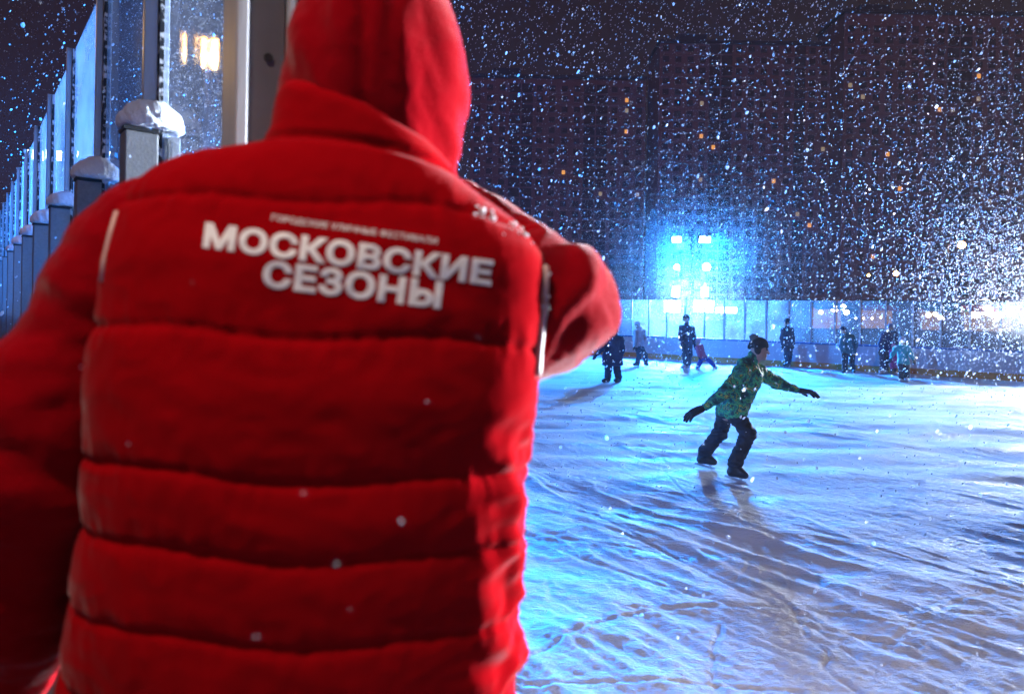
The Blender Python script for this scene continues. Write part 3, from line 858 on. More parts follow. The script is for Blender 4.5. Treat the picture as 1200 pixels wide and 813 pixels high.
# ------------------------------------------------------------------ people
M['skin'] = mat('skin', (0.50, 0.27, 0.19), 0.5, 0.1, 30)
M['eye'] = mat('eye', (0.03, 0.02, 0.02), 0.2, 0.2, 30)
M['skate_boot'] = mat('skate_boot', (0.025, 0.025, 0.03), 0.4, 0.4, 20)
M['skate_white'] = mat('white_skate_boot', (0.7, 0.7, 0.72), 0.4, 0.1, 20)
M['blade'] = mat('steel_blade', (0.6, 0.62, 0.65), 0.25, 0.2, 20, metal=0.9)

def unit(v):
    v = np.array(v, float); return v / (np.linalg.norm(v) + 1e-12)

def hand(sd, wrist, f, n, S, side=1, curl=0.35, spread=0.16, fat=1.0, k=.006):
    """palm, four unequal bent fingers and a thumb from the side of the palm"""
    f, n = unit(f), unit(np.array(n, float) - np.dot(n, unit(f)) * unit(f))
    t = np.cross(f, n) * side                       # towards the thumb
    w = np.array(wrist, float)
    L = .18 * S
    kn = []
    for i, o in enumerate((.030, .010, -.010, -.029)):
        b = w + f * L * (.50 if i in (1, 2) else .47) + t * o * S
        kn.append(b)
        sd.cap(w + t * o * .55 * S + f * .01 * S, b, .016 * S * fat, .0125 * S * fat, k=.012 * S)
    for i, (b, ln) in enumerate(zip(kn, (.40, .45, .42, .32))):
        d = unit(f + t * spread * (1.2 - i * .8))
        c1, c2 = curl, curl * 2.2
        m1 = b + (d * math.cos(c1) + n * math.sin(c1)) * L * ln * .52
        m2 = m1 + (d * math.cos(c2) + n * math.sin(c2)) * L * ln * .48
        sd.cap(b, m1, .0100 * S * fat, .0092 * S * fat, k=k); sd.cap(m1, m2, .0092 * S * fat, .0075 * S * fat, k=k)
    tb = w + f * L * .16 + t * .026 * S
    tm = tb + unit(f * .75 + t * .75 + n * .3) * L * .26
    te = tm + unit(f * .95 + t * .25 + n * .35) * L * .19
    sd.cap(tb, tm, .014 * S * fat, .0105 * S * fat, k=.01 * S); sd.cap(tm, te, .0105 * S * fat, .0085 * S * fat, k=k)

def box_of(pts, pad):
    a = np.array(pts); return a.min(0) - pad, a.max(0) + pad

def head_frame(face):
    f = unit(face); up = np.array([0, 0, 1.0]); r = unit(np.cross(f, up)); u = np.cross(r, f)
    return np.array([r, f, u])       # rows: right, forward, up

def head_solid(sd, J, S, hs, face):
    Mx = head_frame(face); r, f, u = Mx
    h = np.array(J['head'], float); q = S * hs
    sd.ell(h + u * .02 * q, (.074 * q, .092 * q, .105 * q), Mx, k=.02 * q)
    sd.ell(h - u * .055 * q + f * .025 * q, (.056 * q, .066 * q, .062 * q), Mx, k=.03 * q)
    sd.cap(h + f * .090 * q + u * .015 * q, h + f * .108 * q - u * .022 * q, .009 * q, .014 * q, k=.012 * q)   # nose
    sd.ell(h + f * .083 * q - u * .055 * q, (.026 * q, .012 * q, .009 * q), Mx, k=.008 * q)   # mouth
    sd.ell(h + f * .074 * q - u * .092 * q, (.022 * q, .02 * q, .016 * q), Mx, k=.015 * q)    # chin
    for sg in (-1, 1):
        sd.carve(h + f * .090 * q + u * .018 * q + r * sg * .031 * q, (.016 * q, .012 * q, .010 * q), Mx, k=.008 * q)
        sd.ell(h + r * sg * .076 * q - f * .006 * q, (.010 * q, .022 * q, .032 * q), Mx, k=.006 * q)   # ears
    return Mx

def figure(label, J, S, face, cols, hs=1.0, h=.012, coat_len=.10, hat=None, pom=False, hood=False, gloves=True, white_skates=False,
           group=None, fingers=False, hair=None, bulk=1.0, coat_mat=None, scarf=None, hand_n=None):
    pts = list(J.values())
    org = np.array([(J['anL'][0] + J['anR'][0]) / 2, (J['anL'][1] + J['anR'][1]) / 2, 0.0])
    lo, hi = box_of(pts, .26 * S)
    shc = (J['shL'] + J['shR']) / 2; hpc = (J['hipL'] + J['hipR']) / 2
    # body: one continuous figure
    sd = Solid(lo, hi, h)
    Mx = head_solid(sd, J, S, hs, face); r, f, u = Mx
    sd.cap(shc, J['head'] - u * .04 * S * hs, .056 * S, .05 * S, k=.03 * S)
    sd.cap(J['shL'], J['shR'], .058 * S, k=.04 * S)
    sd.cap(shc * .82 + hpc * .18, shc * .4 + hpc * .6, .125 * S, .11 * S, k=.06 * S)
    sd.cap(J['hipL'], J['hipR'], .088 * S, k=.06 * S)
    sd.cap(shc * .4 + hpc * .6, hpc, .11 * S, .11 * S, k=.06 * S)
    for e in 'LR':
        sd.chain([J['sh' + e], J['el' + e], J['wr' + e]], [.052 * S, .042 * S, .028 * S], k=.025 * S)
        sd.chain([J['hip' + e], J['kn' + e], J['an' + e]], [.085 * S, .058 * S, .036 * S], k=.03 * S)
        sd.cap(J['an' + e], J['toe' + e] - (0, 0, .01 * S), .034 * S, .026 * S, k=.01 * S)
        hd = J['ha' + e] - J['wr' + e]
        nn = np.array((0, 0, -1.0)) if hand_n is None else np.array(hand_n[e], float)
        if abs(np.dot(unit(hd), unit(nn))) > .9: nn = np.array(face, float) + .3 * np.array([0, 0, 1.0])
        hand(sd, J['wr' + e], hd, nn, S, 1 if e == 'L' else -1, .30)
    V, F = sd.mesh(1)
    root = mesh_obj('person', V, F, M['skin'], None, org, True)
    tag(root, label, 'person', group)
    for sg in (-1, 1):
        q = S * hs
        v, fc = ico_clump(J['head'] + f * .085 * q + u * .018 * q + r * sg * .031 * q, .0095 * q, 2)
        mesh_obj('eye', v, fc, M['eye'], root, org, True)
    # coat
    sd = Solid(lo, hi, h)
    sd.cap(J['shL'], J['shR'], .085 * S * bulk, k=.05 * S)
    sd.cap(shc * .85 + hpc * .15, shc * .35 + hpc * .65, .150 * S * bulk, .150 * S * bulk, k=.06 * S)
    dn = unit(hpc - shc)
    sd.cap(J['hipL'] - dn * .03 * S, J['hipR'] - dn * .03 * S, .115 * S * bulk, k=.08 * S)
    if coat_len > .12:
        for e in 'LR': sd.cap(J['hip' + e], J['hip' + e] * .45 + J['kn' + e] * .55, .125 * S * bulk, .14 * S * bulk, k=.07 * S)
    sd.cut(hpc + dn * coat_len * S, dn, k=.02)
    for e in 'LR':
        sd.chain([J['sh' + e], J['el' + e], J['wr' + e] * .94 + J['el' + e] * .06], [.078 * S * bulk, .068 * S * bulk, .050 * S], k=.03 * S)
    bk = -unit(np.array([f[0], f[1], 0]))
    if hood:
        sd.cap(shc + bk * .07 * S + (0, 0, .045 * S) - r * .07 * S, shc + bk * .07 * S + (0, 0, .045 * S) + r * .07 * S, .062 * S, k=.04 * S)
        sd.ell(shc + bk * .075 * S + (0, 0, .115 * S), (.085 * S, .07 * S, .065 * S), k=.04 * S)
        sd.cap(shc + bk * .03 * S + (0, 0, .01 * S), J['head'] + bk * .05 * S - (0, 0, .07 * S), .09 * S, .075 * S, k=.04 * S)
    else:
        sd.cap(shc, J['head'] * .55 + shc * .45, .075 * S, .068 * S, k=.03 * S)
    V, F = sd.mesh(1)
    N = normals(V, F)
    w = .0105 * S * (pn(V[:, 2] * 16 / S + V[:, 0] * 5, V[:, 1] * 9 / S + V[:, 0] * 12, 31) + .6 * pn(V[:, 2] * 40 / S, V[:, 0] * 30 / S + V[:, 1] * 20, 32))
    V = V + N * w[:, None]
    mesh_obj('jacket', V, F, coat_mat or mat('jacket_cloth', cols[0], .7, .25, 18, .3, 60), root, org, True)
    # trousers
    sd = Solid(lo, hi, h)
    sd.cap(J['hipL'], J['hipR'], .105 * S, k=.05 * S)
    sd.cap(hpc, hpc - dn * .06 * S, .11 * S, k=.05 * S)
    for e in 'LR':
        an = J['an' + e]; kn_ = J['kn' + e]
        sd.chain([J['hip' + e], kn_, an + unit(kn_ - an) * .03 * S], [.108 * S, .090 * S, .086 * S], k=.03 * S)
    V, F = sd.mesh(1)
    N = normals(V, F)
    w = .012 * S * (pn(V[:, 2] * 22 / S, V[:, 0] * 8 / S + V[:, 1] * 8, 33) + .5 * pn(V[:, 2] * 50 / S, V[:, 0] * 24 / S, 34))
    V = V + N * w[:, None]
    mesh_obj('trousers', V, F, mat('trouser_cloth', cols[1], .75, .3, 20, .3, 70), root, org, True)
    # skates
    for e in 'LR':
        an, toe = J['an' + e], J['toe' + e]
        d = unit(toe - an); dd = unit(np.array([d[0], d[1], d[2] * .6 + 0.0]))
        heel = np.array([an[0], an[1], toe[2]]) - dd * .03 * S
        sl, sh = box_of([an, toe, heel], .14 * S)
        sd = Solid(sl, sh, min(h, .009))
        kn_ = J['kn' + e]
        sd.cap(an + unit(kn_ - an) * .07 * S, an, .060 * S, .054 * S, k=.02)
        sd.cap(an, heel + (0, 0, .012 * S), .052 * S, .046 * S, k=.02)
        sd.cap(heel, toe, .048 * S, .044 * S, k=.03)
        sd.cap(an + (toe - an) * .1, an * .35 + toe * .65, .056 * S, .046 * S, k=.03)
        V, F = sd.mesh(1)
        bo = mesh_obj('skate', V, F, M['skate_white'] if white_skates else M['skate_boot'], root, org, True)
        z0 = -.078 * S
        sdv = unit(np.cross(dd, (0, 0, 1)))
        up = np.cross(sdv, dd)
        b = MB()
        a_, c_ = heel + up * z0 - dd * .05 * S, toe + up * z0 + dd * .05 * S
        b.box((a_ + c_) / 2, (c_ - a_) / 2, sdv * .003, up * .014 * S)
        for q in (heel, toe - dd * .02 * S): b.box(q + up * (-.055 * S), dd * .018 * S, sdv * .008, up * .018 * S)
        b.build('blade', M['blade'], bo, org)
    # gloves
    if gloves:
        for e in 'LR':
            hd = J['ha' + e] - J['wr' + e]
            sl, sh = box_of([J['wr' + e], J['wr' + e] + unit(hd) * .2 * S], .1 * S)
            nn = np.array((0, 0, -1.0)) if hand_n is None else np.array(hand_n[e], float)
            if abs(np.dot(unit(hd), unit(nn))) > .9: nn = np.array(face, float) + .3 * np.array([0, 0, 1.0])
            sd = Solid(sl, sh, .005 if fingers else .009)
            gs = unit(hd) * (.03 * S if fingers else 0)
            hand(sd, J['wr' + e] + gs, hd, nn, S * (1.58 if fingers else 1.08), 1 if e == 'L' else -1, .30, .26 if fingers else .18, 1.22 if fingers else 1.32)
            sd.cap(J['wr' + e] + gs, J['wr' + e] + gs + unit(hd) * .02 * S, .034 * S, .030 * S, k=.01)
            V, F = sd.mesh(1)
            mesh_obj('glove', V, F, mat('glove_cloth', cols[3] if len(cols) > 3 else (.02, .02, .025), .7, .3, 30), root, org, True)
    # hat / hood / hair
    q = S * hs
    if hat:
        sl, sh = box_of([J['head']], .26 * q)
        sd = Solid(sl, sh, min(h, .009))
        hc = J['head'] + u * .045 * q - f * .006 * q
        sd.ell(hc, (.093 * q, .108 * q, .098 * q), Mx, k=.01)
        sd.cut(J['head'] + u * .028 * q, -(u * 1.0 - f * .18), k=.015)
        sd.cap(hc + f * .07 * q - u * .004 * q, hc - f * .09 * q - u * .03 * q, .02 * q, k=.03)
        for sg in (-1, 1): sd.ell(J['head'] + r * sg * .078 * q - f * .01 * q + u * .0 * q, (.018 * q, .045 * q, .05 * q), Mx, k=.03)
        V, F = sd.mesh(1); N = normals(V, F)
        V = V + N * (.0025 * np.sin((V - J['head']) @ r * 260 / q * .5))[:, None]
        ho = mesh_obj('knit_hat', V, F, mat('knit_wool', cols[2], .85, .3, 60, .5, 160), root, org, True)
        if pom:
            sl, sh = box_of([hc], .3 * q); sd = Solid(sl, sh, .006)
            pc = J['pom'] if 'pom' in J else hc + u * .125 * q - f * .05 * q
            sd.ell(pc, (.043 * q, .043 * q, .043 * q), k=.01)
            V, F = sd.mesh(0); N = normals(V, F)
            V = V + N * (.007 * q * RNG.standard_normal(len(V)))[:, None]
            mesh_obj('pompom', V, F, mat('pompom_wool', (.16, .2, .2), .9, .5, 90, .6, 200), ho, org, True)
    else:
        sl, sh = box_of([J['head']], .2 * q)
        sd = Solid(sl, sh, min(h, .01))
        sd.ell(J['head'] + u * .03 * q - f * .014 * q, (.084 * q, .096 * q, .104 * q), Mx, k=.01)
        sd.cut(J['head'] + f * .045 * q + u * .04 * q, f * 1.0 - u * .55, k=.02)
        V, F = sd.mesh(1); N = normals(V, F)
        V = V + N * (.004 * pn(V[:, 0] * 70, V[:, 2] * 30, 41))[:, None]
        mesh_obj('hair', V, F, mat('hair_strands', hair or cols[2], .5, .4, 60, .4, 200), root, org, True)
    return root

# ---- the boy gliding in the middle distance
def boy():
    D = 6.75
    def j(px, py, dd=0.0): return P(px, py, D + dd)
    J = dict(head=j(889, 410, .02), shL=j(889, 436, .14), elL=j(910, 448, .24), wrL=j(934, 457, .26), haL=j(964, 461, .26),
             shR=j(869, 436, -.12), elR=j(850, 459, -.20), wrR=j(826, 477, -.22), haR=j(799, 490, -.22),
             hipL=j(861, 484, -.06), knL=j(877, 508, -.16), anL=j(860, 545, -.20), toeL=j(873, 556.5, -.25),
             hipR=j(850, 484, .06), knR=j(844, 507, .20), anR=j(824, 531, .36), toeR=j(836.5, 541, .32),
             pom=j(883.6, 396.0, .02))
    m = bpy.data.materials.new('camouflage_cloth'); m.use_nodes = True
    n, l = m.node_tree.nodes, m.node_tree.links
    b = n['Principled BSDF']; b.inputs['Roughness'].default_value = .6
    tc = n.new('ShaderNodeTexCoord'); wz = n.new('ShaderNodeTexNoise'); wz.inputs['Scale'].default_value = 14; wz.inputs['Detail'].default_value = 3
    l.new(tc.outputs['Object'], wz.inputs['Vector'])
    cr = n.new('ShaderNodeValToRGB'); cr.color_ramp.interpolation = 'CONSTANT'
    e = cr.color_ramp.elements
    e[0].position = 0; e[0].color = (.015, .07, .06, 1)
    e[1].position = .42; e[1].color = (.025, .21, .13, 1)
    for p, c in ((.50, (.09, .46, .14, 1)), (.555, (.015, .07, .06, 1)), (.60, (.50, .46, .06, 1)), (.64, (.03, .2, .13, 1)), (.70, (.01, .04, .04, 1))):
        k = e.new(p); k.color = c
    l.new(wz.outputs['Fac'], cr.inputs[0]); l.new(cr.outputs[0], b.inputs['Base Color'])
    return figure('boy in green camouflage jacket and pompom hat gliding with arms spread', J, .80, unit([.93, -.30, -.12]), [(.02, .1, .06), (.016, .017, .026), (.022, .03, .035), (.012, .012, .015)],
                  hs=1.12, h=.0075, coat_len=.10, hat=True, pom=True, hood=True, fingers=True, bulk=1.2, coat_mat=m,
                  hand_n=dict(L=(.1, -.2, -1.0), R=(.1, .3, -1.0)))
boy()

# ---- the skaters in the distance
GRP = 'skaters far across the ice'
def far_person(label, feet, spec, S, face, cols, **kw):
    """spec gives every joint as photo pixels (and metres nearer or farther)"""
    Dp = G(*feet)[1]
    J = {}
    for k, v in spec.items(): J[k] = P(v[0], v[1], Dp + (v[2] if len(v) > 2 else 0))
    return figure(label, J, S, face, cols, group=GRP, h=.016, **kw)

far_person('person in long dark blue coat walking beside the red sleeve', (718, 448),
           dict(head=(719, 388), shL=(727, 398, .05), elL=(729, 410, .03), wrL=(727, 420), haL=(725, 425), shR=(709, 398, -.05), elR=(705, 408, -.1), wrR=(700, 415, -.15), haR=(697, 418, -.2),
                hipL=(722, 418, .03), knL=(723, 432, -.05), anL=(725, 443, .03), toeL=(721, 445.5, -.1), hipR=(713, 418, -.03), knR=(713, 432, -.1), anR=(712, 444, -.1), toeR=(707, 446, -.2)),
           .92, unit([-.5, -.7, -.1]), [(.020, .028, .075), (.015, .018, .035), (.02, .02, .03)], coat_len=.22, hat=True, hood=True, bulk=1.15)
far_person('person in pale grey jacket and light hat skating left past the barrier', (750, 428.5),
           dict(head=(747, 381), shL=(754, 388, .1), elL=(756, 397, .1), wrL=(752, 404, .0), haL=(750, 407), shR=(744, 389, -.1), elR=(744, 399, -.15), wrR=(743, 405, -.15), haR=(743, 409, -.15),
                hipL=(751, 406, .05), knL=(756, 415, .1), anL=(757, 424, .15), toeL=(759, 427, .1), hipR=(747, 406, -.05), knR=(749, 416, -.1), anR=(747, 425.5, -.1), toeR=(743, 427, -.12)),
           .84, unit([-.9, -.4, -.1]), [(.55, .55, .60), (.02, .02, .035), (.60, .58, .58)], hat=True, hood=True)
far_person('tall person in dark clothes with white skates under the mast lamps', (805, 431.5),
           dict(head=(804, 374), shL=(811, 385, .1), elL=(813, 395, .1), wrL=(814, 403, .05), haL=(815, 407), shR=(799, 384, -.1), elR=(797, 394, -.1), wrR=(799, 402, -.15), haR=(800, 406, -.15),
                hipL=(807, 404, .05), knL=(808, 415, .05), anL=(806, 427, .05), toeL=(802, 430, 0), hipR=(803, 404, -.05), knR=(803, 416, -.1), anR=(804, 428, -.1), toeR=(799, 430, -.2)),
           1.0, unit([-.5, -.8, 0]), [(.045, .04, .06), (.03, .03, .04), (.05, .04, .05)], hat=True, white_skates=True)
far_person('small child in pink jacket and blue trousers striding right', (825, 433.5),
           dict(head=(817.5, 401), shL=(822, 405, .08), elL=(824, 411, .1), wrL=(826, 416, .1), haL=(828, 419, .1), shR=(817, 407, -.08), elR=(818, 413, -.1), wrR=(819, 418, -.12), haR=(820, 421, -.12),
                hipL=(826, 419, .05), knL=(832, 423, .08), anL=(837, 429, .1), toeL=(840, 431.5, .12), hipR=(822, 420, -.05), knR=(820, 426, -.05), anR=(817, 431.5, -.1), toeR=(820, 433, -.12)),
           .66, unit([.6, -.4, -.5]), [(.50, .12, .20), (.03, .05, .28), (.55, .25, .30)], hs=1.1, hat=True, white_skates=True)
far_person('person in black standing sideways near the warm kiosk lights', (923, 432),
           dict(head=(922, 378), shL=(927, 387, .1), elL=(929, 396, .1), wrL=(930, 403, .1), haL=(930, 407, .1), shR=(918, 387, -.1), elR=(916, 396, -.1), wrR=(917, 404, -.12), haR=(917, 408, -.12),
                hipL=(925, 405, .05), knL=(925, 415, .02), anL=(924, 424, .05), toeL=(921, 427, 0), hipR=(922, 405, -.05), knR=(922, 415, -.1), anR=(923, 425, 0), toeR=(919, 427.5, -.1)),
           .95, unit([-.6, .5, 0]), [(.016, .02, .045), (.014, .017, .035), (.015, .018, .03)], hat=True, coat_len=.12)
far_person('person in teal jacket bending forward with hands on knees', (994, 437),
           dict(head=(988, 387), shL=(998, 395, .1), elL=(1003, 405, .1), wrL=(999, 413, 0), haL=(997, 416), shR=(988, 396, -.1), elR=(986, 405, -.12), wrR=(987, 413, -.15), haR=(988, 417, -.15),
                hipL=(999, 413, .05), knL=(998, 424, -.05), anL=(1000, 433, .03), toeL=(1001, 435.5, -.1), hipR=(991, 413, -.05), knR=(990, 424, -.12), anR=(990, 433, -.05), toeR=(988, 436, -.2)),
           .84, unit([-.55, -.7, -.3]), [(.03, .14, .18), (.016, .018, .03), (.015, .02, .05)], hat=True, hood=True, bulk=1.15)
far_person('person in navy coat standing behind the turquoise child', (1037, 438),
           dict(head=(1043, 384), shL=(1048, 391, .1), elL=(1050, 400, .08), wrL=(1047, 408, .05), haL=(1046, 412), shR=(1036, 392, -.08), elR=(1032, 402, -.1), wrR=(1031, 410, -.1), haR=(1030, 414, -.1),
                hipL=(1040, 414, .06), knL=(1038, 424, .05), anL=(1038, 434, .05), toeL=(1036, 436.5, -.1), hipR=(1034, 414, -.05), knR=(1034, 424, -.08), anR=(1034, 434, -.05), toeR=(1031, 437, -.15)),
           .88, unit([.4, -.5, -.2]), [(.016, .025, .085), (.015, .02, .05), (.16, .16, .24)], hat=True, white_skates=True, bulk=1.1)
far_person('small figure in magenta half hidden between navy coat and turquoise jacket', (1047, 439.5),
           dict(head=(1047, 406), shL=(1051, 411, .05), elL=(1052, 416), wrL=(1051, 420), haL=(1051, 423), shR=(1044, 411, -.05), elR=(1043, 416), wrR=(1043, 420), haR=(1043, 423),
                hipL=(1049, 421), knL=(1049, 427), anL=(1049, 432), toeL=(1048, 434.5, -.1), hipR=(1045.5, 421), knR=(1045, 427), anR=(1045, 432.5), toeR=(1044, 435, -.1)),
           .52, unit([.2, -.9, 0]), [(.35, .03, .18), (.30, .03, .16), (.4, .1, .2)], hs=1.15, hat=True)
far_person('child in bright turquoise jacket skating towards the camera', (1059, 447.5),
           dict(head=(1057, 399.5), shL=(1064, 408, .02), elL=(1068, 416, .02), wrL=(1070, 421, -.05), haL=(1071, 424, -.08), shR=(1050, 408, .02), elR=(1046, 415, 0), wrR=(1044, 420, -.05), haR=(1043, 423, -.08),
                hipL=(1062, 426), knL=(1063, 435, -.03), anL=(1063, 442.5), toeL=(1063, 445.5, -.12), hipR=(1056, 426), knR=(1056, 436, -.1), anR=(1056, 443.5, .1), toeR=(1055, 446, -.02)),
           .70, unit([-.1, -1, -.1]), [(.05, .42, .46), (.015, .018, .03), (.45, .42, .50)], hs=1.12, hat=True, pom=True, white_skates=True, bulk=1.12)

# ------------------------------------------------------------------ the man in the red vest
def red_cloth(name, col, sheen, bump, scale, rough=.75):
    m = mat(name, col, rough, .12, 9, bump, scale, sheen=sheen, spec=.0)
    return m
M['vest'] = red_cloth('red_quilted_nylon', (.30, .0012, .004), .13, .16, 420, .8)
M['hoodie'] = red_cloth('red_fleece', (.27, .001, .005), .34, .26, 300, .8)
M['print'] = mat('white_print', (.80, .78, .78), .55, .06, 120, .1, 300)
M['piping'] = mat('pale_piping', (.62, .40, .36), .5, .15, 80)
DMAN = .88
def man():
    def j(px, py, dd=0.0): return P(px, py, DMAN + dd)
    org = np.array([-.22, .93, ZP])
    S = 1.0
    head = j(446, 66, .075)
    face = unit([.38, .92, -.05])
    J = dict(head=head, shL=j(205, 262, .03), shR=j(572, 328, .06), elL=j(52, 560, -.02), wrL=j(20, 790, .06), haL=j(15, 880, .1),
             elR=j(664, 350, .14), wrR=j(490, 215, .40), haR=j(455, 150, .44))
    hipc = j(345, 905, .06)
    J['hipL'], J['hipR'] = hipc - (.10, 0, 0), hipc + (.10, 0, 0)
    J['knL'], J['knR'] = np.array([J['hipL'][0] - .03, .97, ZP + .50]), np.array([J['hipR'][0] + .03, 1.0, ZP + .50])
    J['anL'], J['anR'] = np.array([J['hipL'][0] - .05, .93, ZP + .10]), np.array([J['hipR'][0] + .05, .93, ZP + .10])
    J['toeL'], J['toeR'] = J['anL'] + (-.05, .18, -.055), J['anR'] + (.06, .18, -.055)
    shc, hpc = (J['shL'] + J['shR']) / 2, hipc
    lo, hi = box_of(list(J.values()), .24)
    sd = Solid(lo, hi, .012)
    Mx = head_solid(sd, J, 1.0, 1.0, face); r, f, u = Mx
    sd.cap(shc, head - u * .05, .06, .055, k=.03)
    sd.cap(J['shL'], J['shR'], .050, k=.03)
    sd.cap(shc * .82 + hpc * .18, shc * .4 + hpc * .6, .11, .10, k=.06)
    sd.cap(J['hipL'], J['hipR'], .09, k=.06); sd.cap(shc * .4 + hpc * .6, hpc, .10, .11, k=.06)
    for e in 'LR':
        sd.chain([J['sh' + e], J['el' + e], J['wr' + e]], [.054, .044, .030], k=.025)
        sd.chain([J['hip' + e], J['kn' + e], J['an' + e]], [.09, .06, .042], k=.03)
        sd.cap(J['an' + e], J['toe' + e], .042, .034, k=.02)
    hand(sd, J['wrL'], J['haL'] - J['wrL'], (1, .2, 0), 1.0, 1, .35)
    hand(sd, J['wrR'], J['haR'] - J['wrR'], (-.6, -.3, .2), 1.0, -1, .35)
    V, F = sd.mesh(1)
    root = mesh_obj('person', V, F, M['skin'], None, org, True)
    tag(root, 'man in red quilted vest and red hood seen from behind, elbow raised', 'person')
    for sg in (-1, 1):
        v, fc = ico_clump(head + f * .085 + u * .018 + r * sg * .031, .0095, 2)
        mesh_obj('eye', v, fc, M['eye'], root, org, True)

    # -------- hoodie: sleeves, hood and the layer under the vest
    lo2, hi2 = box_of([J['head'], J['shL'], J['shR'], J['elL'], J['wrL'], J['elR'], J['wrR'], hipc], .24)
    sd = Solid(lo2, hi2, .0075)
    sd.cap(J['shL'], j(560, 322, .05), .068, k=.05)
    sd.cap(shc * .82 + hpc * .18, hpc * .8 + shc * .2, .12, .12, k=.06)
    # left sleeve hangs, right one is raised with the elbow out
    sl = j(165, 300, .01)
    sd.chain([sl, j(72, 470, -.01), J['elL'], j(28, 690, .02), J['wrL']], [.085, .086, .082, .070, .050], k=.04)
    sr = j(600, 340, .05)
    sd.chain([j(590, 348, .04), j(636, 347, .08), j(670, 353, .13)], [.078, .080, .069], k=.04)
    sd.cap(j(600, 392, .05), j(648, 388, .10), .070, .056, k=.05)
    sd.chain([J['elR'], J['elR'] * .5 + J['wrR'] * .5, J['wrR']], [.072, .062, .045], k=.03)
    # hood
    hc = j(440, 108, .065)
    up = unit(P(446, 0, DMAN) - P(440, 140, DMAN))
    HM = np.array([unit(np.cross(face, up)), unit(np.cross(up, np.cross(face, up))), up])
    sd.ell(hc, (.120, .132, .150), None, k=.02)
    sd.ell(j(446, 48, .06), (.092, .122, .124), None, k=.05)
    sd.cap(j(436, 160, .06), j(430, 225, .06), .098, .10, k=.05)
    sd.cap(j(512, 110, .08), j(500, 215, .06), .036, .032, k=.03)
    sd.carve(hc + face * .15 + (0, 0, -.02), (.085, .10, .115), head_frame(face), k=.03)
    sd.carve(j(552, 150, .055), (.016, .055, .030), None, k=.012)
    V, F = sd.mesh(2)
    N = normals(V, F)
    amp = np.zeros(len(V))
    # folds of the raised sleeve run round the arm from the armpit
    m = (V[:, 0] > J['shR'][0] + .03) & (V[:, 2] > 1.3) & (V[:, 2] < J['shR'][2] + .14) & (V[:, 1] < 1.2)
    q = j(636, 446, .06)
    ang = np.arctan2(V[:, 2] - q[2], V[:, 0] - q[0] + .03) + .25 * pn(V[:, 0] * 9, V[:, 2] * 9, 52)
    rad = np.hypot(V[:, 2] - q[2], V[:, 0] - q[0])
    fold = np.sin(ang * 13 + .4) * np.clip((rad - .03) / .09, 0, 1) * np.clip((V[:, 0] - J['shR'][0] - .03) / .03, 0, 1)
    amp = np.where(m, .0055 * fold, amp)
    # slacker creases on the hanging sleeve, seam and long folds on the hood
    ml_ = V[:, 0] < J['shL'][0] - .02
    amp = np.where(ml_, .007 * pn(V[:, 2] * 16 + V[:, 0] * 8, V[:, 1] * 7, 53) + .003 * pn(V[:, 2] * 40, V[:, 0] * 18, 54), amp)
    mh = (V[:, 2] > 1.80) & (np.abs(V[:, 0] - hc[0]) < .2)
    hx = V[:, 0] - hc[0]
    topw = np.clip((V[:, 2] - 1.86) / .12, 0, 1)
    seam = -.004 * np.exp(-((hx - .012) / .006) ** 2) - .006 * topw * np.exp(-((hx - .045) / .012) ** 2) + .005 * topw * np.exp(-((hx - .028) / .010) ** 2)
    hoodf = .007 * pn(hx * 14, V[:, 2] * 5 + V[:, 1] * 3, 55) + .0045 * pn(hx * 30 + V[:, 2] * 9, V[:, 2] * 8, 58)
    amp = np.where(mh, hoodf + seam * (V[:, 1] < hc[1]), amp)
    amp = amp + .0014 * pn(V[:, 0] * 75, V[:, 2] * 75, 56)
    V = V + N * amp[:, None]
    mesh_obj('hoodie', V, F, M['hoodie'], root, org, True)

    # -------- vest: lofted trunk under a shoulder roof, then quilted
    rows = np.array([(150, 150, 628), (215, 150, 634), (290, 134, 636), (400, 124, 632), (520, 122, 614), (600, 118, 608), (700, 102, 604), (813, 82, 604), (930, 62, 610)], float)
    zc = np.array([P(375, q_[0], DMAN)[2] for q_ in rows]); xl = np.array([P(q_[1], q_[0], DMAN)[0] for q_ in rows]); xr = np.array([P(q_[2], q_[0], DMAN)[0] for q_ in rows])
    sd = Solid((-.75, .60, .86), (.25, 1.22, 2.0), .0046)
    X, Y, Z = sd.grid(sd.all())
    o_ = np.argsort(zc)
    XL, XR = np.interp(Z, zc[o_], xl[o_]), np.interp(Z, zc[o_], xr[o_])
    cx, a = (XL + XR) / 2, (XR - XL) / 2
    zb = np.array([.9, 1.1, 1.3, 1.5, 1.65, 1.8]); bb = np.array([.165, .165, .160, .160, .150, .125]); yy = np.array([.91, .90, .89, .885, .895, .915])
    B, YC = np.interp(Z, zb, bb), np.interp(Z, zb, yy)
    e = 2.35
    q = (np.abs((X - cx) / a) ** e + np.abs((Y - YC) / B) ** e) ** (1 / e)
    d = (q - 1) * np.minimum(a, B) * 1.15
    rx = np.array([P(x, y, DMAN) for x, y in ((80, 250), (146, 207), (192, 191), (258, 181), (320, 172), (400, 160), (480, 182), (530, 210), (570, 237), (610, 259), (640, 278), (690, 320))])
    roof = np.interp(X, rx[:, 0], rx[:, 2]) - 1.6 * (Y - YC - .01) ** 2 + .004
    d2 = (Z - roof) * .85
    k = .05
    h = np.maximum(k - np.abs(d - d2), 0) / k
    sd.D = (np.maximum(d, d2) + h * h * k * .25).astype(np.float32)
    # stand collar
    c0, c1 = j(424, 205, .040), j(434, 141, .045)
    ax = unit(c1 - c0); tilt = unit(ax + np.array([.34, -.05, 0]))
    t = (X - c0[0]) * ax[0] + (Y - c0[1]) * ax[1] + (Z - c0[2]) * ax[2]
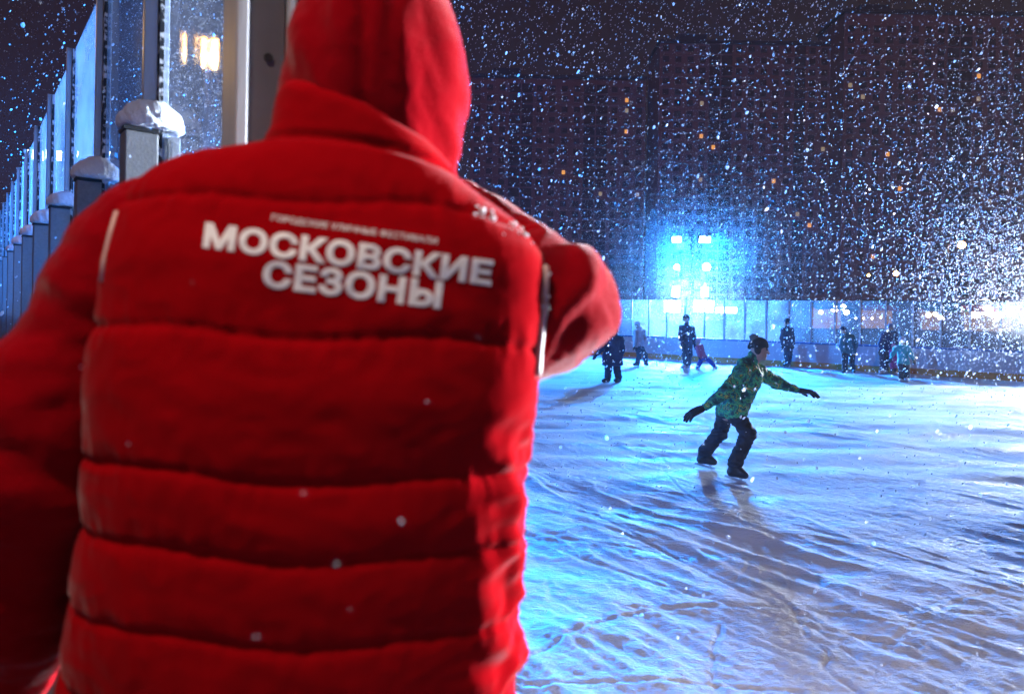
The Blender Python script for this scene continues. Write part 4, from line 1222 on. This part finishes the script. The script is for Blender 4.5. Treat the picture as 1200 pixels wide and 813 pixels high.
    ex, ey = X - c0[0] - t * ax[0], Y - c0[1] - t * ax[1]
    ce = (np.sqrt((ex / (.124 - .06 * t)) ** 2 + (ey / (.122 - .06 * t)) ** 2) - 1) * .10
    ct = (X - c1[0]) * tilt[0] + (Y - c1[1]) * tilt[1] + (Z - c1[2]) * tilt[2]
    kk = .03
    hh = np.maximum(kk - np.abs(ce - ct), 0) / kk
    cd = np.maximum(ce, ct) + hh * hh * kk * .25
    cd = np.maximum(cd, -(t + .06))
    kk = .022
    hh = np.maximum(kk - np.abs(sd.D - cd), 0) / kk
    sd.D = (np.minimum(sd.D, cd) - hh * hh * kk * .25).astype(np.float32)
    sd.cut((0, 0, .93), (0, 0, -1), k=.03)
    V, F = sd.mesh(1)
    N = normals(V, F)
    zt_ = V[:, 2] + .045 * (V[:, 0] + .30) + .012 * pn(V[:, 0] * 5, V[:, 1] * 5, 61)
    seams = np.array([.88, .972, 1.06, 1.150, 1.240, 1.333, 1.418, 1.572, 1.722, 1.90])
    bi = np.clip(np.searchsorted(seams, zt_) - 1, 0, len(seams) - 2)
    tt = (zt_ - seams[bi]) / (seams[bi + 1] - seams[bi])
    tt = np.clip(tt, 0, 1)
    A = np.array([.0065, .0065, .0065, .0065, .0065, .0065, .0065, .005, .004])[bi]
    bulge = A * (np.sin(np.pi * tt) ** .45)
    ds = np.minimum(tt, 1 - tt) * (seams[bi + 1] - seams[bi])
    puck = .0034 * np.exp(-ds / .016) * pn(V[:, 0] * 55, V[:, 2] * 9, 62) + .0016 * np.exp(-ds / .03) * pn(V[:, 0] * 95, V[:, 2] * 30, 67)
    soft = .0022 * pn(V[:, 0] * 8, V[:, 2] * 13, 63) + .0014 * pn(V[:, 0] * 20 + V[:, 2] * 12, V[:, 2] * 26, 64) + .0016 * (1 - np.abs(pn(V[:, 0] * 26 - V[:, 2] * 18, V[:, 2] * 34 + V[:, 0] * 9, 68)))
    xr_v = np.interp(V[:, 2], zc[o_], xr[o_])
    side = np.clip(1 - (xr_v - V[:, 0]) / .09, 0, 1) * np.clip((1.50 - V[:, 2]) / .06, 0, 1)
    crum = side * (.011 * pn(V[:, 2] * 22 + V[:, 1] * 8, V[:, 1] * 10 + V[:, 0] * 10, 65) + .006 * pn(V[:, 2] * 48, V[:, 1] * 26, 66))
    col = (t_ := (V - c0) @ ax) > .02
    colw = np.clip(t_ / .03, 0, 1) * (np.hypot(V[:, 0] - c0[0], V[:, 1] - c0[1]) < .125)
    disp = (bulge + puck - .0025 * np.exp(-(ds / .005) ** 2)) * (1 - colw) + soft + crum - .009 * np.exp(-((t_ - .010) / .007) ** 2) * (np.hypot(V[:, 0] - c0[0], V[:, 1] - c0[1]) < .14)
    V = V + N * disp[:, None]
    vest = mesh_obj('vest', V, F, M['vest'], root, org, True)
    tree = BVHTree.FromPolygons([tuple(p) for p in V], [tuple(int(i) for i in q_) for q_ in F])
    eye = Vector((0, 0, CAMZ))
    def on_vest(px, py, lift):
        dr = (Vector(P(px, py, 1.0)) - eye).normalized()
        hit = tree.ray_cast(eye, dr)
        return None if hit[0] is None else np.array(hit[0] - dr * lift)
    # piping along both armholes
    for side_, pix, rd in (('l', [(156, 203), (146, 222), (137, 248), (129, 275), (122, 305), (119, 330)], .0028), ('r', [(622, 276), (629, 296), (628, 322), (631, 346), (626, 372), (628, 398), (619, 418), (616, 440)], .0055)):
        pts = [on_vest(px, py, .001) for px, py in pix]
        pts = [p for p in pts if p is not None]
        if side_ == 'r':
            pts = []
            for zz in np.linspace(1.665, 1.515, 14):
                mz = np.abs(V[:, 2] - zz) < .007
                best = np.argmax(V[mz, 0] - .25 * V[mz, 1]); pts.append(V[mz][best] + np.array([.001, 0, 0]))
            pts = [(pts[max(i - 1, 0)] + pts[i] + pts[min(i + 1, len(pts) - 1)]) / 3 for i in range(len(pts))]
            bind = pts
        if len(pts) > 2: MB().tube(pts, rd, 8).build('piping', M['piping'], vest, org, True)
    # printed lettering
    def lettering(txt, quad, weight, nx):
        (x0, y0), (x1, y1), hgt = quad                  # bottom left, bottom right in the photo, letter height
        cu = bpy.data.curves.new('lettering', 'FONT'); cu.body = txt; cu.size = 1.0; cu.bevel_depth = weight; cu.bevel_resolution = 1; cu.resolution_u = 4
        cu.space_character = 1.0 + weight * 1.2
        to = bpy.data.objects.new('lettering', cu); COL.objects.link(to)
        dg = bpy.context.evaluated_depsgraph_get()
        me = bpy.data.meshes.new_from_object(to.evaluated_get(dg))
        bpy.data.objects.remove(to)
        bm = bmesh.new(); bm.from_mesh(me)
        bm.normal_update(); bmesh.ops.delete(bm, geom=[q_ for q_ in bm.faces if q_.normal.z < .05], context='FACES')
        bmesh.ops.delete(bm, geom=[v for v in bm.verts if not v.link_faces], context='VERTS')
        xs_ = [v.co.x for v in bm.verts]; ys_ = [v.co.y for v in bm.verts]
        ax0, ax1, ay1 = min(xs_), max(xs_), .73
        bmesh.ops.triangulate(bm, faces=bm.faces[:])
        for i in range(1, nx):
            xx = ax0 + (ax1 - ax0) * i / nx
            bmesh.ops.bisect_plane(bm, geom=bm.verts[:] + bm.edges[:] + bm.faces[:], plane_co=(xx, 0, 0), plane_no=(1, 0, 0))
        for i in range(1, 6):
            bmesh.ops.bisect_plane(bm, geom=bm.verts[:] + bm.edges[:] + bm.faces[:], plane_co=(0, ay1 * i / 6, 0), plane_no=(0, 1, 0))
        bm.verts.ensure_lookup_table()
        dxx, dyy = (x1 - x0), (y1 - y0); L = math.hypot(dxx, dyy)
        vv = []
        for v in bm.verts:
            s_ = (v.co.x - ax0) / (ax1 - ax0); h_ = (v.co.y + weight) / (ay1 + 2 * weight) * hgt
            p = on_vest(x0 + dxx * s_ + dyy / L * h_, y0 + dyy * s_ - dxx / L * h_, .0012 + .006 * v.co.z)
            vv.append(p if p is not None else np.array([0, 1.0, 1.5]))
        ff = [tuple(x.index for x in q_.verts) for q_ in bm.faces]
        bm.free()
        mesh_obj('lettering', vv, ff, M['print'], vest, org)
    lettering('МОСКОВСКИЕ', ((237, 290), (575, 335), 30), .046, 40)
    lettering('СЕЗОНЫ', ((306, 336), (516, 362), 32), .046, 26)
    lettering('ГОРОДСКИЕ УЛИЧНЫЕ ФЕСТИВАЛИ', ((318, 258), (512, 286), 7), .012, 40)
    # trousers and boots (below the frame)
    sd = Solid(*box_of([hipc, J['toeL'], J['toeR'], J['anL'], J['anR']], .2), .014)
    sd.cap(J['hipL'], J['hipR'], .115, k=.05); sd.cap(hpc, hpc + (0, 0, .08), .12, k=.05)
    for e_ in 'LR': sd.chain([J['hip' + e_], J['kn' + e_], J['an' + e_] + (0, 0, .02)], [.11, .085, .07], k=.03)
    V, F = sd.mesh(1)
    mesh_obj('trousers', V, F, mat('dark_trousers', (.02, .02, .025), .8, .3, 20), root, org, True)
    for e_ in 'LR':
        sd = Solid(*box_of([J['an' + e_], J['toe' + e_]], .13), .01)
        sd.cap(J['an' + e_] + (0, 0, .08), J['an' + e_] + (0, 0, -.04), .062, .056, k=.02); sd.cap(J['an' + e_] + (0, 0, -.045), J['toe' + e_], .052, .045, k=.03)
        sd.cut((0, 0, ZP + .001), (0, 0, -1), k=.004)
        V, F = sd.mesh(1)
        mesh_obj('boot', V, F, M['skate_boot'], root, org, True)
    # snow lying on the right shoulder
    m = MB()
    for i in range(90):
        s_ = RNG.random()
        px = 556 + 150 * s_ + RNG.normal(0, 4)
        py = np.interp(px, [555, 570, 610, 640, 690, 712], [236, 243, 262, 282, 300, 312]) + abs(RNG.normal(0, 7)) + 2
        p = on_vest(px, py, 0.001)
        if p is None: continue
        v, fc = ico_clump(p, .0012 + .0028 * RNG.random() ** 2, 1)
        m.add(v, fc)
    for i in range(40):
        q_ = RNG.random() * (len(bind) - 1.01); a_ = int(q_)
        p = bind[a_] + (bind[a_ + 1] - bind[a_]) * (q_ - a_) + RNG.normal(0, .0035, 3) + np.array([.002, -.002, 0])
        v, fc = ico_clump(p, .0008 + .0018 * RNG.random() ** 2, 1); m.add(v, fc)
    if m.v:
        so_ = m.build('snow_dusting', M['snow'], None, (0, 0, 0)); tag(so_, 'loose snow crumbs on the right shoulder of the red vest', 'snow', kind='stuff')
man()

# ------------------------------------------------------------------ falling snow and the misty air
def snowfall():
    m = bpy.data.materials.new('snowflake'); m.use_nodes = True
    n, l = m.node_tree.nodes, m.node_tree.links; n.clear()
    o = n.new('ShaderNodeOutputMaterial'); d = n.new('ShaderNodeBsdfDiffuse'); t = n.new('ShaderNodeBsdfTranslucent'); mx = n.new('ShaderNodeMixShader')
    for q in (d, t): q.inputs['Color'].default_value = (.9, .92, .95, 1)
    mx.inputs[0].default_value = .5
    l.new(d.outputs[0], mx.inputs[1]); l.new(t.outputs[0], mx.inputs[2]); l.new(mx.outputs[0], o.inputs['Surface'])
    pts, rad = [], []
    def block(n_, y0, y1, r0, r1, pw=2.0):
        y = (y0 ** (pw + 1) + (y1 ** (pw + 1) - y0 ** (pw + 1)) * RNG.random(n_)) ** (1 / (pw + 1))
        x = (RNG.random(n_) * 1.9 - .95) * (y + 1.0)
        z = CAMZ + (RNG.random(n_) * 1.12 - .60) * (y + .8)
        ok = z > .02
        pts.append(np.stack([x, y, z], 1)[ok]); rad.append((r0 + (r1 - r0) * RNG.random(n_) ** 2.5)[ok])
    block(900, .75, 3.0, .0012, .0035, 1.5)
    block(9000, 3.0, 8.0, .0035, .012)
    block(34000, 8.0, 18.0, .008, .019)
    block(30000, 18.0, 34.0, .014, .026)
    # thicker swirls in the beams of the mast and of the white lamps
    def puff(n_, c, s, r0, r1):
        p = np.array(c) + RNG.standard_normal((n_, 3)) * np.array(s)
        ok = p[:, 2] > .05
        pts.append(p[ok]); rad.append((r0 + (r1 - r0) * RNG.random(n_) ** 2)[ok])
    puff(2600, P(800, 372, 20.5), (1.0, .8, .8), .006, .013)
    puff(40000, P(812, 300, 26.2), (2.6, 1.6, 2.2), .006, .013)
    puff(9000, P(1200, 325, 14.8), (1.5, 1.2, 1.2), .006, .018)
    puff(5000, P(1180, 260, 13.5), (1.8, 1.5, 1.6), .005, .015)
    puff(1500, P(1196, 150, 11.0), (1.0, 1.2, 1.6), .004, .012)
    p, r = np.concatenate(pts), np.concatenate(rad)
    # not inside the man, the wall or the boy
    bad = (p[:, 1] < 1.35) & (p[:, 0] > -.85) & (p[:, 0] < .35) & (p[:, 2] < 2.2) & (p[:, 1] > .62)
    wl_ = (p - P0) @ N_
    bad |= (wl_ < .12) & (wl_ > -.12)
    bad |= (p @ FN > FM - .05) & (p @ FN < FM + .15) & (p[:, 2] < HG)
    p, r = p[~bad], r[~bad]
    # a few flakes drift between the camera and the red vest
    nf = np.array([P(px, py, d_) for px, py, d_ in ((355, 578, .55), (395, 660, .5), (410, 712, .6), (225, 330, .6), (500, 470, .62), (150, 520, .58), (300, 745, .5), (560, 395, .6), (470, 610, .45), (95, 430, .6))])
    p = np.concatenate([p, nf]); r = np.concatenate([r, RNG.uniform(.0004, .0009, len(nf))])
    n_ = len(p)
    hexa = [(math.cos(q * math.pi / 3), math.sin(q * math.pi / 3)) for q in range(6)]
    base = np.array([(c_, 0, 1.35 * s_) for c_, s_ in hexa] + [(0, c_, 1.35 * s_) for c_, s_ in hexa])
    tri = np.array([range(6), range(6, 12)])
    jit = base[None] * (0.8 + .4 * RNG.random((n_, len(base), 1)))
    sl = np.array([.30, 0, 1.0]); sl /= np.linalg.norm(sl)
    v = jit.copy(); v[:, :, 0] += jit[:, :, 2] * .30
    a = RNG.random(n_) * 6.28
    ca, sa = np.cos(a)[:, None], np.sin(a)[:, None]
    x, y = v[:, :, 0] * ca - v[:, :, 1] * sa, v[:, :, 0] * sa + v[:, :, 1] * ca
    v = np.stack([x + jit[:, :, 2] * .25, y, v[:, :, 2]], 2)
    V = (p[:, None, :] + v * (.82 * r)[:, None, None]).reshape(-1, 3)
    F = (tri[None] + len(base) * np.arange(n_)[:, None, None]).reshape(-1, 6)
    o = mesh_obj('snowflakes', V, F, m)
    tag(o, 'dense falling snow filling the night air', 'snowfall', kind='stuff')
snowfall()

hz = MB(); hz.abox(-245, 245, -11, 240, -1.2, 96)
hm = bpy.data.materials.new('haze_air'); hm.use_nodes = True
hn, hl = hm.node_tree.nodes, hm.node_tree.links; hn.clear()
ho = hn.new('ShaderNodeOutputMaterial'); hv = hn.new('ShaderNodeVolumePrincipled')
hv.inputs['Color'].default_value = (.9, .92, .96, 1); hv.inputs['Density'].default_value = HAZE_DENSITY; hv.inputs['Anisotropy'].default_value = 0.45
hl.new(hv.outputs[0], ho.inputs['Volume'])
tag(hz.build('haze', hm), kind='stuff')
